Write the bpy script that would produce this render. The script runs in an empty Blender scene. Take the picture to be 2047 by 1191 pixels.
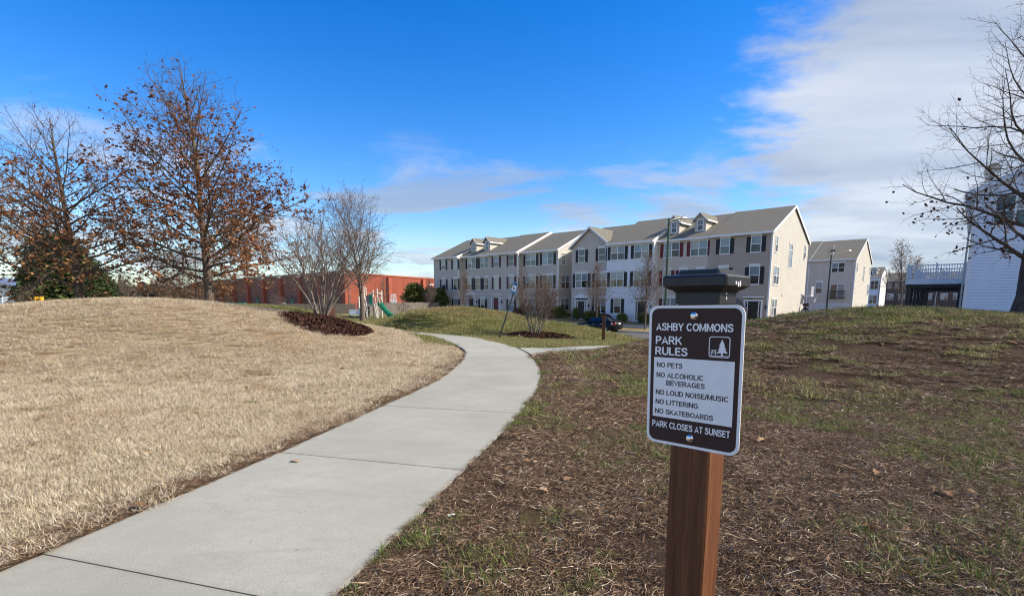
import bpy, math, random
import numpy as np
from mathutils import Vector, Matrix

# ---------------------------------------------------------------- camera, sky, sun, exposure
scene = bpy.context.scene
COL = scene.collection
EYE = 1.5
FPX = 1010.0
PITCH = math.radians(8.3)
cam_data = bpy.data.cameras.new("camera")
cam_data.sensor_width = 36.0
cam_data.lens = 36.0 * FPX / 2047.0
cam_data.shift_y = (600.0 + FPX * math.tan(PITCH) - 595.5) / 2047.0
cam_data.clip_start = 0.05
cam_data.clip_end = 5000.0
cam = bpy.data.objects.new("camera", cam_data)
cam.location = (0, 0, EYE)
cam.rotation_euler = (math.radians(90) - PITCH, 0, 0)
COL.objects.link(cam)
scene.camera = cam

SUN_AZ, SUN_EL = math.radians(-4.0), math.radians(38.0)
sun_dir = Vector((math.cos(SUN_AZ) * math.cos(SUN_EL), math.sin(SUN_AZ) * math.cos(SUN_EL), math.sin(SUN_EL)))
sun_data = bpy.data.lights.new("sun", 'SUN')
sun_data.energy = 3.9
sun_data.angle = math.radians(0.55)
sun_data.color = (1.0, 0.91, 0.77)
sun = bpy.data.objects.new("sun", sun_data)
sun.rotation_euler = (-sun_dir).to_track_quat('-Z', 'Y').to_euler()
sun.location = (30, 0, 40)
COL.objects.link(sun)

scene.view_settings.view_transform = 'Standard'
scene.view_settings.look = 'None'
scene.view_settings.gamma = 1.0
scene.view_settings.exposure = 0.88
scene.view_settings.use_curve_mapping = False
scene.render.film_transparent = False
scene.cycles.max_bounces = 6
scene.cycles.diffuse_bounces = 3
scene.cycles.glossy_bounces = 2
scene.cycles.transparent_max_bounces = 4
scene.cycles.use_denoising = True
scene.cycles.filter_width = 1.15
scene.cycles.sample_clamp_indirect = 4.0

world = bpy.data.worlds.new("World")
scene.world = world
world.use_nodes = True
wn, wl = world.node_tree.nodes, world.node_tree.links
wn.clear()


def wnode(t, **kw):
    n = wn.new(t)
    for k, v in kw.items():
        setattr(n, k, v)
    return n


def wmath(op, a, b=None, c=None, clamp=False):
    n = wnode('ShaderNodeMath', operation=op, use_clamp=clamp)
    for i, v in enumerate((a, b, c)):
        if v is None:
            continue
        if isinstance(v, (int, float)):
            n.inputs[i].default_value = v
        else:
            wl.new(v, n.inputs[i])
    return n.outputs[0]


def wramp(x, lo, hi, to0=0.0, to1=1.0):
    n = wnode('ShaderNodeMapRange', interpolation_type='SMOOTHSTEP')
    wl.new(x, n.inputs[0])
    for i, v in ((1, lo), (2, hi), (3, to0), (4, to1)):
        n.inputs[i].default_value = v
    return n.outputs[0]


out = wnode('ShaderNodeOutputWorld')
bg = wnode('ShaderNodeBackground')
bg.inputs['Strength'].default_value = 0.15
sky = wnode('ShaderNodeTexSky')
sky.sky_type = 'NISHITA'
sky.sun_disc = False
sky.sun_elevation = SUN_EL
sky.sun_rotation = math.pi / 2 - SUN_AZ
sky.air_density = 1.1
sky.dust_density = 0.15
sky.ozone_density = 4.0
hsv = wnode('ShaderNodeHueSaturation')
hsv.inputs['Saturation'].default_value = 1.40
hsv.inputs['Hue'].default_value = 0.513
hsv.inputs['Value'].default_value = 0.79
wl.new(sky.outputs[0], hsv.inputs['Color'])
# clouds lie on a flat layer overhead: view direction projected on to it
tc = wnode('ShaderNodeTexCoord')
sep = wnode('ShaderNodeSeparateXYZ')
wl.new(tc.outputs['Generated'], sep.inputs[0])
up = wmath('MAXIMUM', sep.outputs[2], 0.0)
den = wmath('ADD', up, 0.10)
cxn, cyn = wmath('DIVIDE', sep.outputs[0], den), wmath('DIVIDE', sep.outputs[1], den)
comb = wnode('ShaderNodeCombineXYZ')
wl.new(cxn, comb.inputs[0])
wl.new(cyn, comb.inputs[1])


def wnoise(scale, detail, rough, dist=0.0, off=(0, 0, 0), stretch=(1, 1, 1)):
    m = wnode('ShaderNodeMapping')
    m.inputs['Location'].default_value = off
    m.inputs['Scale'].default_value = stretch
    wl.new(comb.outputs[0], m.inputs[0])
    n = wnode('ShaderNodeTexNoise')
    n.inputs['Scale'].default_value = scale
    n.inputs['Detail'].default_value = detail
    n.inputs['Roughness'].default_value = rough
    n.inputs['Distortion'].default_value = dist
    wl.new(m.outputs[0], n.inputs['Vector'])
    return n.outputs[0]


edge_n = wnoise(1.15, 8, 0.62, 0.35)
fine_n = wnoise(3.2, 8, 0.6, 0.2, (5, 2, 0), (1.0, 1.5, 1))
wisp_n = wnoise(1.05, 9, 0.6, 0.4, (1.3, 7.7, 0), (0.75, 1.0, 1))
# the big bank fills the sky to the right of a line through the zenith
side = wmath('SUBTRACT', cxn, wmath('MULTIPLY', cyn, 0.455))
side = wmath('DIVIDE', side, wmath('ADD', wmath('MULTIPLY', wmath('ABSOLUTE', cyn), 0.10), 0.16))
bank = wmath('ADD', side, wmath('MULTIPLY', wmath('SUBTRACT', edge_n, 0.5), 3.2))
bank = wmath('ADD', bank, wmath('MULTIPLY', wmath('SUBTRACT', fine_n, 0.5), 2.0))
bank_m = wramp(bank, -0.30, 0.75, 0.0, 0.93)
# thin scattered pieces low over the horizon
low = wmath('MULTIPLY', wramp(sep.outputs[2], 0.34, 0.16), wramp(sep.outputs[2], -0.05, 0.03))
wisp = wmath('MULTIPLY', wramp(wisp_n, 0.47, 0.60), low)
wisp = wmath('MULTIPLY', wisp, 0.8)
haze_band = wramp(sep.outputs[2], 0.20, -0.02, 0.0, 0.42)
mask = wmath('MAXIMUM', wmath('MAXIMUM', bank_m, wisp), haze_band)
shade_n = wnoise(0.8, 6, 0.55, 0.3, (3.1, 0.4, 0), (0.6, 1.2, 1))
cr = wnode('ShaderNodeValToRGB')
cr.color_ramp.elements[0].position = 0.36
cr.color_ramp.elements[0].color = (1.45, 1.75, 2.3, 1)
cr.color_ramp.elements[1].position = 0.62
cr.color_ramp.elements[1].color = (2.8, 2.98, 3.3, 1)
wl.new(shade_n, cr.inputs[0])
mixw = wnode('ShaderNodeMixRGB')
wl.new(mask, mixw.inputs[0])
wl.new(hsv.outputs[0], mixw.inputs[1])
wl.new(cr.outputs[0], mixw.inputs[2])
wl.new(mixw.outputs[0], bg.inputs[0])
wl.new(bg.outputs[0], out.inputs[0])

# ---------------------------------------------------------------- helpers
rng = np.random.default_rng(7)
random.seed(7)


def tag(o, label=None, cat=None, group=None, kind=None):
    if label:
        o['label'] = label
    if cat:
        o['category'] = cat
    if group:
        o['group'] = group
    if kind:
        o['kind'] = kind
    return o


def empty(name, loc, rz=0.0, label=None, cat=None, group=None):
    o = bpy.data.objects.new(name, None)
    o.empty_display_size = 0.2
    o.location = loc
    o.rotation_euler = (0, 0, rz)
    COL.objects.link(o)
    return tag(o, label, cat, group)


def place(name, mesh, parent=None, loc=(0, 0, 0), rot=(0, 0, 0), scale=None):
    o = bpy.data.objects.new(name, mesh)
    o.parent = parent
    o.location = loc
    o.rotation_euler = rot
    if scale:
        o.scale = scale
    COL.objects.link(o)
    return o


class MB:
    """collects shapes for ONE mesh"""

    def __init__(self):
        self.v, self.f = [], []

    def add(self, vs, fs):
        n = len(self.v)
        self.v += [tuple(map(float, q)) for q in vs]
        self.f += [tuple(i + n for i in q) for q in fs]
        return self

    def box(self, x0, x1, y0, y1, z0, z1):
        return self.add([(x0, y0, z0), (x1, y0, z0), (x1, y1, z0), (x0, y1, z0), (x0, y0, z1), (x1, y0, z1), (x1, y1, z1), (x0, y1, z1)],
                        [(0, 3, 2, 1), (4, 5, 6, 7), (0, 1, 5, 4), (1, 2, 6, 5), (2, 3, 7, 6), (3, 0, 4, 7)])

    def cbox(self, x0, x1, y0, y1, z0, z1, c=0.01):
        """box with chamfered vertical and top edges"""
        a = [(x0 + c, y0), (x1 - c, y0), (x1, y0 + c), (x1, y1 - c), (x1 - c, y1), (x0 + c, y1), (x0, y1 - c), (x0, y0 + c)]
        b = [(x0 + 2 * c, y0 + c), (x1 - 2 * c, y0 + c), (x1 - c, y0 + 2 * c), (x1 - c, y1 - 2 * c), (x1 - 2 * c, y1 - c), (x0 + 2 * c, y1 - c), (x0 + c, y1 - 2 * c), (x0 + c, y0 + 2 * c)]
        return self.loft([[(x, y, z0) for x, y in a], [(x, y, z1 - c) for x, y in a], [(x, y, z1) for x, y in b]])

    def loft(self, rings, caps=True, closed=True):
        n = len(rings[0])
        vs = [p for r in rings for p in r]
        fs = []
        for k in range(len(rings) - 1):
            for i in range(n if closed else n - 1):
                j = (i + 1) % n
                fs.append((k * n + i, k * n + j, (k + 1) * n + j, (k + 1) * n + i))
        if caps:
            fs.append(tuple(range(n - 1, -1, -1)))
            fs.append(tuple(range((len(rings) - 1) * n, len(rings) * n)))
        return self.add(vs, fs)

    def prism(self, poly, axis, a, b):
        """extrude a polygon; axis y: poly is (x,z); axis x: poly is (y,z); axis z: poly is (x,y)"""
        def mk(q, t):
            return (q[0], t, q[1]) if axis == 'y' else (t, q[0], q[1]) if axis == 'x' else (q[0], q[1], t)
        return self.loft([[mk(q, a) for q in poly], [mk(q, b) for q in poly]])

    def tube(self, pts, r, n=8, caps=True):
        pts = [Vector(p) for p in pts]
        rs = r if isinstance(r, (list, tuple)) else [r] * len(pts)
        rings = []
        for i, p in enumerate(pts):
            d = (pts[min(i + 1, len(pts) - 1)] - pts[max(i - 1, 0)]).normalized()
            ref = Vector((0, 0, 1)) if abs(d.z) < 0.9 else Vector((1, 0, 0))
            a = d.cross(ref).normalized()
            b = d.cross(a)
            rings.append([tuple(p + (a * math.cos(t) + b * math.sin(t)) * rs[i]) for t in [2 * math.pi * k / n for k in range(n)]])
        return self.loft(rings, caps)

    def lathe(self, prof, n=16, c=(0, 0, 0)):
        return self.loft([[(c[0] + r * math.cos(2 * math.pi * k / n), c[1] + r * math.sin(2 * math.pi * k / n), c[2] + z) for k in range(n)] for r, z in prof])

    def bar(self, p, q, w, h):
        """square bar from p to q"""
        p, q = Vector(p), Vector(q)
        d = (q - p).normalized()
        ref = Vector((0, 0, 1)) if abs(d.z) < 0.95 else Vector((1, 0, 0))
        a = d.cross(ref).normalized() * (w / 2)
        b = a.cross(d).normalized() * (h / 2)
        return self.loft([[tuple(e + s * a + t * b) for s, t in ((-1, -1), (1, -1), (1, 1), (-1, 1))] for e in (p, q)])

    def mesh(self, name, mat=None, smooth=False):
        me = bpy.data.meshes.new(name)
        me.from_pydata(self.v, [], self.f)
        if mat:
            me.materials.append(mat)
        if smooth:
            me.polygons.foreach_set('use_smooth', [True] * len(me.polygons))
        me.update()
        return me

    def build(self, name, mat, parent=None, loc=(0, 0, 0), rot=(0, 0, 0), smooth=False):
        me = self.mesh(name, mat, smooth)
        return place(name, me, parent, loc, rot)


def np_mesh(name, verts, faces, mat, smooth=True, var=None):
    """fast mesh from numpy arrays; faces is a list of (M,k) int arrays"""
    verts = np.asarray(verts, np.float32)
    me = bpy.data.meshes.new(name)
    me.vertices.add(len(verts))
    me.vertices.foreach_set('co', verts.ravel())
    idx = np.concatenate([f.ravel() for f in faces]).astype(np.int32)
    tot = np.concatenate([np.full(len(f), f.shape[1], np.int32) for f in faces])
    start = np.concatenate([[0], np.cumsum(tot)[:-1]]).astype(np.int32)
    me.loops.add(len(idx))
    me.loops.foreach_set('vertex_index', idx)
    me.polygons.add(len(tot))
    me.polygons.foreach_set('loop_start', start)
    me.polygons.foreach_set('loop_total', tot)
    me.polygons.foreach_set('use_smooth', np.full(len(tot), smooth))
    if var is not None:
        at = me.attributes.new('var', 'FLOAT', 'POINT')
        at.data.foreach_set('value', np.asarray(var, np.float32))
    if mat:
        me.materials.append(mat)
    me.update(calc_edges=True)
    return me


# ---------------------------------------------------------------- materials
class NT:
    def __init__(self, name):
        self.m = bpy.data.materials.new(name)
        self.m.use_nodes = True
        self.n, self.l = self.m.node_tree.nodes, self.m.node_tree.links
        self.b = self.n['Principled BSDF']
        self.o = self.n['Material Output']

    def node(self, t, **kw):
        n = self.n.new(t)
        for k, v in kw.items():
            if k.startswith('i_'):
                n.inputs[k[2:].replace('_', ' ')].default_value = v
            else:
                setattr(n, k, v)
        return n

    def link(self, a, b):
        self.l.new(a, b)

    def pos(self, kind='Object', scale=(1, 1, 1)):
        if kind == 'World':
            s = self.node('ShaderNodeNewGeometry').outputs['Position']
        else:
            s = self.node('ShaderNodeTexCoord').outputs[kind]
        m = self.node('ShaderNodeMapping')
        m.inputs['Scale'].default_value = scale
        self.link(s, m.inputs[0])
        return m.outputs[0]

    def noise(self, vec, scale, detail=4, rough=0.55, dist=0.0):
        n = self.node('ShaderNodeTexNoise')
        n.inputs['Scale'].default_value = scale
        n.inputs['Detail'].default_value = detail
        n.inputs['Roughness'].default_value = rough
        n.inputs['Distortion'].default_value = dist
        if vec is not None:
            self.link(vec, n.inputs['Vector'])
        return n.outputs[0]

    def ramp(self, x, stops):
        r = self.node('ShaderNodeValToRGB')
        el = r.color_ramp.elements
        while len(el) < len(stops):
            el.new(0.5)
        for e, (p, c) in zip(el, stops):
            e.position = p
            e.color = tuple(c) + (1,) if len(c) == 3 else c
        self.link(x, r.inputs[0])
        return r.outputs[0]

    def mix(self, fac, a, b, mode='MIX'):
        m = self.node('ShaderNodeMixRGB', blend_type=mode)
        for i, v in enumerate((fac, a, b)):
            if isinstance(v, (int, float)):
                m.inputs[i].default_value = v
            elif isinstance(v, tuple):
                m.inputs[i].default_value = v + (1,) if len(v) == 3 else v
            else:
                self.link(v, m.inputs[i])
        return m.outputs[0]

    def math(self, op, a, b=0.0, clamp=False):
        m = self.node('ShaderNodeMath', operation=op, use_clamp=clamp)
        for i, v in enumerate((a, b)):
            if isinstance(v, (int, float)):
                m.inputs[i].default_value = v
            else:
                self.link(v, m.inputs[i])
        return m.outputs[0]

    def color(self, c):
        if isinstance(c, tuple):
            self.b.inputs['Base Color'].default_value = c + (1,)
        else:
            self.link(c, self.b.inputs['Base Color'])

    def bump(self, h, strength=0.3, dist=0.02):
        b = self.node('ShaderNodeBump')
        b.inputs['Strength'].default_value = strength
        b.inputs['Distance'].default_value = dist
        self.link(h, b.inputs['Height'])
        self.link(b.outputs[0], self.b.inputs['Normal'])

    def set(self, rough=None, metal=None, spec=None):
        for k, v in (('Roughness', rough), ('Metallic', metal), ('Specular IOR Level', spec)):
            if v is not None:
                self.b.inputs[k].default_value = v
        return self.m


def mat(name, c, rough=0.6, vary=0.12, scale=3.0, metal=0.0, spec=0.4, bump=0.0, bscale=None, kind='Object', stretch=(1, 1, 1), detail=5):
    t = NT(name)
    p = t.pos(kind, stretch)
    n = t.noise(p, scale, detail, 0.6)
    lo = tuple(max(0.0, q * (1 - vary)) for q in c)
    hi = tuple(min(1.0, q * (1 + vary)) for q in c)
    t.color(t.ramp(n, [(0.3, lo), (0.7, hi)]))
    if bump:
        t.bump(t.noise(p, bscale or scale * 6, 4, 0.6), bump, 0.01)
    return t.set(rough, metal, spec)


M = {}
M['white_trim'] = mat('white_trim', (0.78, 0.78, 0.77), 0.5, 0.04)
M['cream'] = mat('cream_siding', (0.54, 0.51, 0.455), 0.55, 0.05, 0.8)
M['beige'] = mat('beige_siding', (0.60, 0.51, 0.425), 0.55, 0.06, 0.8)
M['grey_siding'] = mat('grey_siding', (0.55, 0.475, 0.405), 0.55, 0.06, 0.8)
M['taupe'] = mat('taupe_siding', (0.42, 0.34, 0.28), 0.55, 0.06, 0.8)
M['white_siding'] = mat('white_siding', (0.76, 0.77, 0.78), 0.5, 0.05, 0.8)
M['bluewhite'] = mat('pale_siding', (0.74, 0.79, 0.88), 0.5, 0.05, 0.8)
M['black_shutter'] = mat('black_shutter', (0.012, 0.012, 0.014), 0.5, 0.2, 8)
M['red_shutter'] = mat('red_shutter', (0.13, 0.012, 0.016), 0.5, 0.2, 8)
M['maroon_shutter'] = mat('maroon_shutter', (0.075, 0.022, 0.035), 0.5, 0.2, 8)
M['black_paint'] = mat('black_paint', (0.012, 0.012, 0.013), 0.35, 0.2, 10)
M['red_door'] = mat('red_door', (0.13, 0.015, 0.018), 0.4, 0.15, 6)
M['garage_white'] = mat('garage_white', (0.62, 0.60, 0.56), 0.5, 0.05, 2)
M['pane_dark'] = mat('pane_dark', (0.02, 0.024, 0.03), 0.06, 0.5, 1.2, spec=0.9)
M['pane_half'] = mat('pane_curtain', (0.33, 0.33, 0.30), 0.08, 0.3, 2.5, spec=0.8)
M['pane_blind'] = mat('pane_blind', (0.20, 0.25, 0.29), 0.08, 0.25, 1.5, spec=0.8)
M['brown_brick'] = mat('brown_brick', (0.13, 0.085, 0.07), 0.8, 0.25, 1.5)
M['dark_wood'] = mat('dark_wood', (0.045, 0.035, 0.030), 0.7, 0.4, 4, stretch=(1, 1, 0.1))
M['deck_white'] = mat('deck_white', (0.68, 0.68, 0.70), 0.5, 0.06)
M['grey_metal'] = mat('grey_metal', (0.30, 0.30, 0.31), 0.4, 0.15, 6, metal=0.6)
M['galv'] = mat('galvanised', (0.62, 0.62, 0.62), 0.35, 0.12, 12, metal=0.7)
M['pole_green'] = mat('pole_green', (0.065, 0.10, 0.075), 0.45, 0.2, 5)
M['pole_dark'] = mat('pole_dark', (0.02, 0.035, 0.03), 0.45, 0.25, 8)
M['kerb'] = mat('kerb_concrete', (0.50, 0.46, 0.38), 0.85, 0.12, 4, bump=0.2)
M['asphalt'] = mat('asphalt', (0.095, 0.095, 0.10), 0.9, 0.3, 3, bump=0.3, bscale=60)
M['tyre'] = mat('tyre', (0.012, 0.012, 0.012), 0.8, 0.2, 20)
M['plastic_green'] = mat('slide_green', (0.015, 0.30, 0.18), 0.4, 0.12, 3)
M['play_post'] = mat('play_post', (0.64, 0.61, 0.53), 0.5, 0.1, 4)
M['play_grey'] = mat('play_grey', (0.20, 0.21, 0.22), 0.5, 0.15, 4)
M['yellow'] = mat('yellow_plastic', (0.75, 0.40, 0.01), 0.5, 0.1, 4)
M['util_green'] = mat('cabinet_green', (0.015, 0.13, 0.085), 0.5, 0.15, 4)
M['bin_brown'] = mat('bin_brown', (0.085, 0.035, 0.022), 0.55, 0.3, 4, stretch=(6, 6, 0.4))
M['pale_blue'] = mat('pale_blue', (0.50, 0.60, 0.68), 0.5, 0.08, 4)
M['fence_grey'] = mat('weathered_wood', (0.20, 0.175, 0.15), 0.85, 0.45, 3, stretch=(5, 5, 0.4))
M['orange_brick'] = None

t = NT('shingles')
p = t.pos('Object', (1, 1, 1))
n1 = t.noise(p, 2.2, 6, 0.75)
n2 = t.noise(t.pos('Object', (3, 7, 7)), 3.0, 4, 0.8)
c = t.ramp(n1, [(0.3, (0.12, 0.112, 0.095)), (0.7, (0.21, 0.195, 0.16))])
c = t.mix(0.55, c, t.ramp(n2, [(0.35, (0.08, 0.075, 0.065)), (0.68, (0.28, 0.26, 0.215))]))
t.color(c)
t.bump(n2, 0.6, 0.03)
M['shingles'] = t.set(0.95, 0, 0.2)
M['shingles_brown'] = mat('shingles_brown', (0.085, 0.072, 0.062), 0.95, 0.3, 4, bump=0.5)

# concrete of the footpath: pale, sandy, blotched, fine pits
t = NT('footpath_concrete')
p = t.pos('World')
big = t.noise(p, 0.9, 5, 0.6)
mid = t.noise(p, 7.0, 6, 0.65, 0.4)
fine = t.noise(p, 170.0, 3, 0.7)
grit = t.noise(p, 60.0, 4, 0.8)
c = t.ramp(big, [(0.32, (0.315, 0.31, 0.262)), (0.68, (0.405, 0.398, 0.345))])
c = t.mix(t.ramp(mid, [(0.40, (0, 0, 0)), (0.72, (0.55, 0.55, 0.55))]), c, (0.315, 0.31, 0.275))
c = t.mix(t.ramp(grit, [(0.46, (0, 0, 0)), (0.68, (0.7, 0.7, 0.7))]), c, (0.27, 0.265, 0.24))
c = t.mix(t.ramp(fine, [(0.55, (0, 0, 0)), (0.75, (0.6, 0.6, 0.6))]), c, (0.21, 0.205, 0.185))
vor = t.node('ShaderNodeTexVoronoi')
vor.inputs['Scale'].default_value = 2.6
t.link(p, vor.inputs['Vector'])
spot = t.ramp(vor.outputs['Distance'], [(0.02, (0.55, 0.55, 0.55)), (0.045, (0, 0, 0))])
c = t.mix(spot, c, (0.16, 0.14, 0.12))
inf = t.node('ShaderNodeObjectInfo')
c = t.mix(1.0, c, t.ramp(inf.outputs['Random'], [(0.0, (0.90, 0.90, 0.89)), (1.0, (1.06, 1.05, 1.04))]), 'MULTIPLY')
# hairline cracks and long faint drying stains
vc = t.node('ShaderNodeTexVoronoi', feature='DISTANCE_TO_EDGE')
vc.inputs['Scale'].default_value = 0.42
wv = t.node('ShaderNodeVectorMath', operation='ADD')
nz = t.node('ShaderNodeTexNoise')
nz.inputs['Scale'].default_value = 3.0
nz.inputs['Detail'].default_value = 6
t.link(p, nz.inputs['Vector'])
t.link(p, wv.inputs[0])
t.link(nz.outputs['Color'], wv.inputs[1])
t.link(wv.outputs[0], vc.inputs['Vector'])
crk = t.math('MULTIPLY', t.ramp(vc.outputs['Distance'], [(0.0012, (1, 1, 1)), (0.0035, (0, 0, 0))]), t.ramp(big, [(0.50, (0, 0, 0)), (0.56, (0.28,) * 3)]))
c = t.mix(crk, c, (0.13, 0.12, 0.10))
st = t.noise(t.pos('World', (0.5, 2.2, 1)), 1.6, 6, 0.7, 0.8)
c = t.mix(t.ramp(st, [(0.52, (0, 0, 0)), (0.70, (0.5,) * 3)]), c, (0.27, 0.265, 0.23))
at = t.node('ShaderNodeAttribute', attribute_name='rim')
rim = t.math('MULTIPLY', at.outputs['Fac'], t.math('ADD', mid, 0.25))
c = t.mix(t.ramp(rim, [(0.25, (0, 0, 0)), (0.85, (0.75, 0.75, 0.75))]), c, (0.20, 0.17, 0.13))
t.color(c)
h = t.math('ADD', t.math('MULTIPLY', fine, 0.6), t.math('MULTIPLY', grit, 0.6))
t.bump(h, 0.6, 0.008)
M['concrete'] = t.set(0.9, 0, 0.25)

# brown stained timber of the sign posts: vertical grain
t = NT('stained_timber')
p = t.pos('Object', (14, 14, 0.55))
g = t.noise(p, 3.0, 8, 0.7, 0.6)
g2 = t.noise(t.pos('Object', (90, 90, 1.6)), 2.0, 4, 0.7)
c = t.ramp(g, [(0.25, (0.062, 0.021, 0.010)), (0.5, (0.135, 0.051, 0.021)), (0.75, (0.24, 0.11, 0.048))])
c = t.mix(t.ramp(g2, [(0.55, (0, 0, 0)), (0.75, (0.5, 0.5, 0.5))]), c, (0.045, 0.016, 0.009))
chip = t.noise(t.pos('Object', (60, 60, 7)), 1.6, 5, 0.6)
c = t.mix(t.ramp(chip, [(0.735, (0, 0, 0)), (0.755, (1, 1, 1))]), c, (0.50, 0.34, 0.17))
t.color(c)
t.bump(g2, 0.5, 0.004)
M['timber'] = t.set(0.62, 0, 0.3)


def veg(name, stops, rough=0.75, trans=0.25, patch=0.0, patch_col=None, pscale=0.6, cut=(0.5, 0.65)):
    """leaf or blade: colour by the 'var' value each blade carries, thin and a little see-through"""
    t = NT(name)
    at = t.node('ShaderNodeAttribute', attribute_name='var')
    inf = t.node('ShaderNodeObjectInfo')
    x = t.math('ADD', at.outputs['Fac'], t.math('MULTIPLY', t.math('SUBTRACT', inf.outputs['Random'], 0.5), 0.22), True)
    c = t.ramp(x, stops)
    if patch:
        n = t.noise(t.pos('World'), pscale, 5, 0.6)
        c = t.mix(t.ramp(n, [(cut[0], (0, 0, 0)), (cut[1], (patch,) * 3)]), c, patch_col)
    t.color(c)
    t.set(rough, 0, 0.2)
    if trans:
        tr = t.node('ShaderNodeBsdfTranslucent')
        t.link(c, tr.inputs['Color'])
        ms = t.node('ShaderNodeMixShader')
        ms.inputs[0].default_value = trans
        t.link(t.b.outputs[0], ms.inputs[1])
        t.link(tr.outputs[0], ms.inputs[2])
        t.link(ms.outputs[0], t.o.inputs['Surface'])
    return t.m


M['straw'] = veg('straw_blades', [(0.0, (0.17, 0.12, 0.075)), (0.22, (0.45, 0.35, 0.225)), (0.6, (0.67, 0.57, 0.41)), (1.0, (0.84, 0.77, 0.63))],
                 0.7, 0.25, 0.65, (0.38, 0.26, 0.15), 1.0, (0.50, 0.70))
M['thatch'] = veg('thatch_strands', [(0.0, (0.045, 0.027, 0.017)), (0.4, (0.155, 0.095, 0.058)), (0.74, (0.33, 0.222, 0.142)), (0.93, (0.58, 0.44, 0.31)), (1.0, (0.78, 0.67, 0.52))],
                  0.75, 0.15)
M['blade_green'] = veg('green_blades', [(0.0, (0.06, 0.10, 0.02)), (0.5, (0.14, 0.20, 0.045)), (0.85, (0.27, 0.28, 0.09)), (1.0, (0.52, 0.43, 0.24))], 0.6, 0.3)
M['blade_mixed'] = veg('mixed_blades', [(0.0, (0.10, 0.12, 0.03)), (0.4, (0.215, 0.235, 0.07)), (0.72, (0.34, 0.31, 0.13)), (1.0, (0.60, 0.50, 0.31))],
                       0.7, 0.25, 0.7, (0.36, 0.25, 0.15), 0.35, (0.5, 0.68))
M['oak_leaf'] = veg('oak_leaves', [(0.0, (0.09, 0.034, 0.022)), (0.4, (0.225, 0.095, 0.050)), (0.75, (0.37, 0.185, 0.085)), (1.0, (0.54, 0.34, 0.16))], 0.6, 0.3)
M['dead_leaf'] = veg('dead_leaves', [(0.0, (0.16, 0.075, 0.035)), (0.5, (0.34, 0.20, 0.105)), (1.0, (0.52, 0.37, 0.22))], 0.65, 0.12)
M['evergreen'] = veg('evergreen_leaves', [(0.0, (0.014, 0.026, 0.010)), (0.5, (0.036, 0.058, 0.018)), (1.0, (0.10, 0.12, 0.032))], 0.6, 0.12)
M['conifer'] = veg('conifer_leaves', [(0.0, (0.035, 0.05, 0.016)), (0.5, (0.12, 0.145, 0.036)), (1.0, (0.29, 0.26, 0.07))], 0.6, 0.12)
M['redbush'] = veg('rust_bush', [(0.0, (0.03, 0.014, 0.01)), (1.0, (0.11, 0.05, 0.035))], 0.6, 0.1)
M['mulch'] = veg('mulch_chips', [(0.0, (0.022, 0.010, 0.007)), (0.5, (0.06, 0.026, 0.017)), (0.9, (0.115, 0.052, 0.032)), (1.0, (0.26, 0.17, 0.10))], 0.85, 0.0)


def bark(name, lo, hi, sc=3.0):
    t = NT(name)
    n = t.noise(t.pos('Object', (5, 5, 1.2)), sc, 6, 0.7, 0.4)
    t.color(t.ramp(n, [(0.3, lo), (0.7, hi)]))
    t.bump(n, 0.8, 0.03)
    return t.set(0.9, 0, 0.2)


M['bark_oak'] = bark('oak_bark', (0.060, 0.045, 0.036), (0.165, 0.135, 0.11))
M['bark_grey'] = bark('grey_bark', (0.115, 0.092, 0.078), (0.30, 0.255, 0.22))
M['bark_dark'] = bark('dark_bark', (0.040, 0.030, 0.026), (0.13, 0.105, 0.09))
M['bark_pear'] = bark('pear_bark', (0.085, 0.062, 0.052), (0.21, 0.165, 0.14))
# ---------------------------------------------------------------- the lie of the land
A42 = math.radians(42.0)                       # the houses' rows are turned by this
U = np.array([math.cos(A42), -math.sin(A42)])  # along a row, to the right
V = np.array([math.sin(A42), math.cos(A42)])   # from the street into a house
P0 = np.array([25.10, 50.0])                   # right front corner of the near row
RZ = -A42


def uv(u, v):
    q = P0 + u * U + v * V
    return float(q[0]), float(q[1])


def sstep(a, b, x):
    t = np.clip((x - a) / (b - a), 0, 1)
    return t * t * (3 - 2 * t)


def sw(x, y):
    return (P0[0] - x) * V[0] + (P0[1] - y) * V[1], (x - P0[0]) * U[0] + (y - P0[1]) * U[1]


def street_z(w):
    return -1.55 + 0.62 * sstep(-12, -42, w)


def base_z(w):
    return -0.82 + 0.45 * sstep(-20, -30, w)


def base(x, y):
    s, w = sw(x, y)
    zs, zb = street_z(w), base_z(w)
    kb = zs + 0.14
    kb = kb + (-0.85 - kb) * sstep(4, 12, w)
    far = zb + (kb - zb) * np.clip(s / 10.2, 0, 1)
    t = np.clip((s - 18.6) / 24.4, 0, 1)
    near = kb * (1 - sstep(0, 1, t * 0.5 + 0.5 * t ** 0.9))
    left = -0.28 * (1 - sstep(38, 46, s))
    wl_ = sstep(-14, -24, w)
    near = near * (1 - wl_) + np.maximum(left, kb + (left - kb) * sstep(18.6, 23, s)) * wl_
    return np.where(s < 10.2, far, np.where(s < 18.6, kb, near))


BUMPS = [(-13.5, 18.0, 1.53, 12.6, 12.0), (-24.0, 17.0, 1.37, 13.0, 11.0),
         (10.4, 13.4, 1.37, 9.8, 8.6), (16.0, 15.2, 1.32, 8.0, 7.6),
         (-2.6, 29.5, 1.44, 8.9, 7.2), (2.0, 27.5, 0.80, 6.4, 6.0), (-23.5, 46.0, 1.32, 10.5, 8.0)]


def bumps(x, y):
    acc = 0
    for bx, by, hh, rx, ry in BUMPS:
        d = np.minimum(np.sqrt(((x - bx) / rx) ** 2 + ((y - by) / ry) ** 2), 1)
        acc = acc + (hh * (0.5 + 0.5 * np.cos(np.pi * d))) ** 4
    return acc ** 0.25


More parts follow.
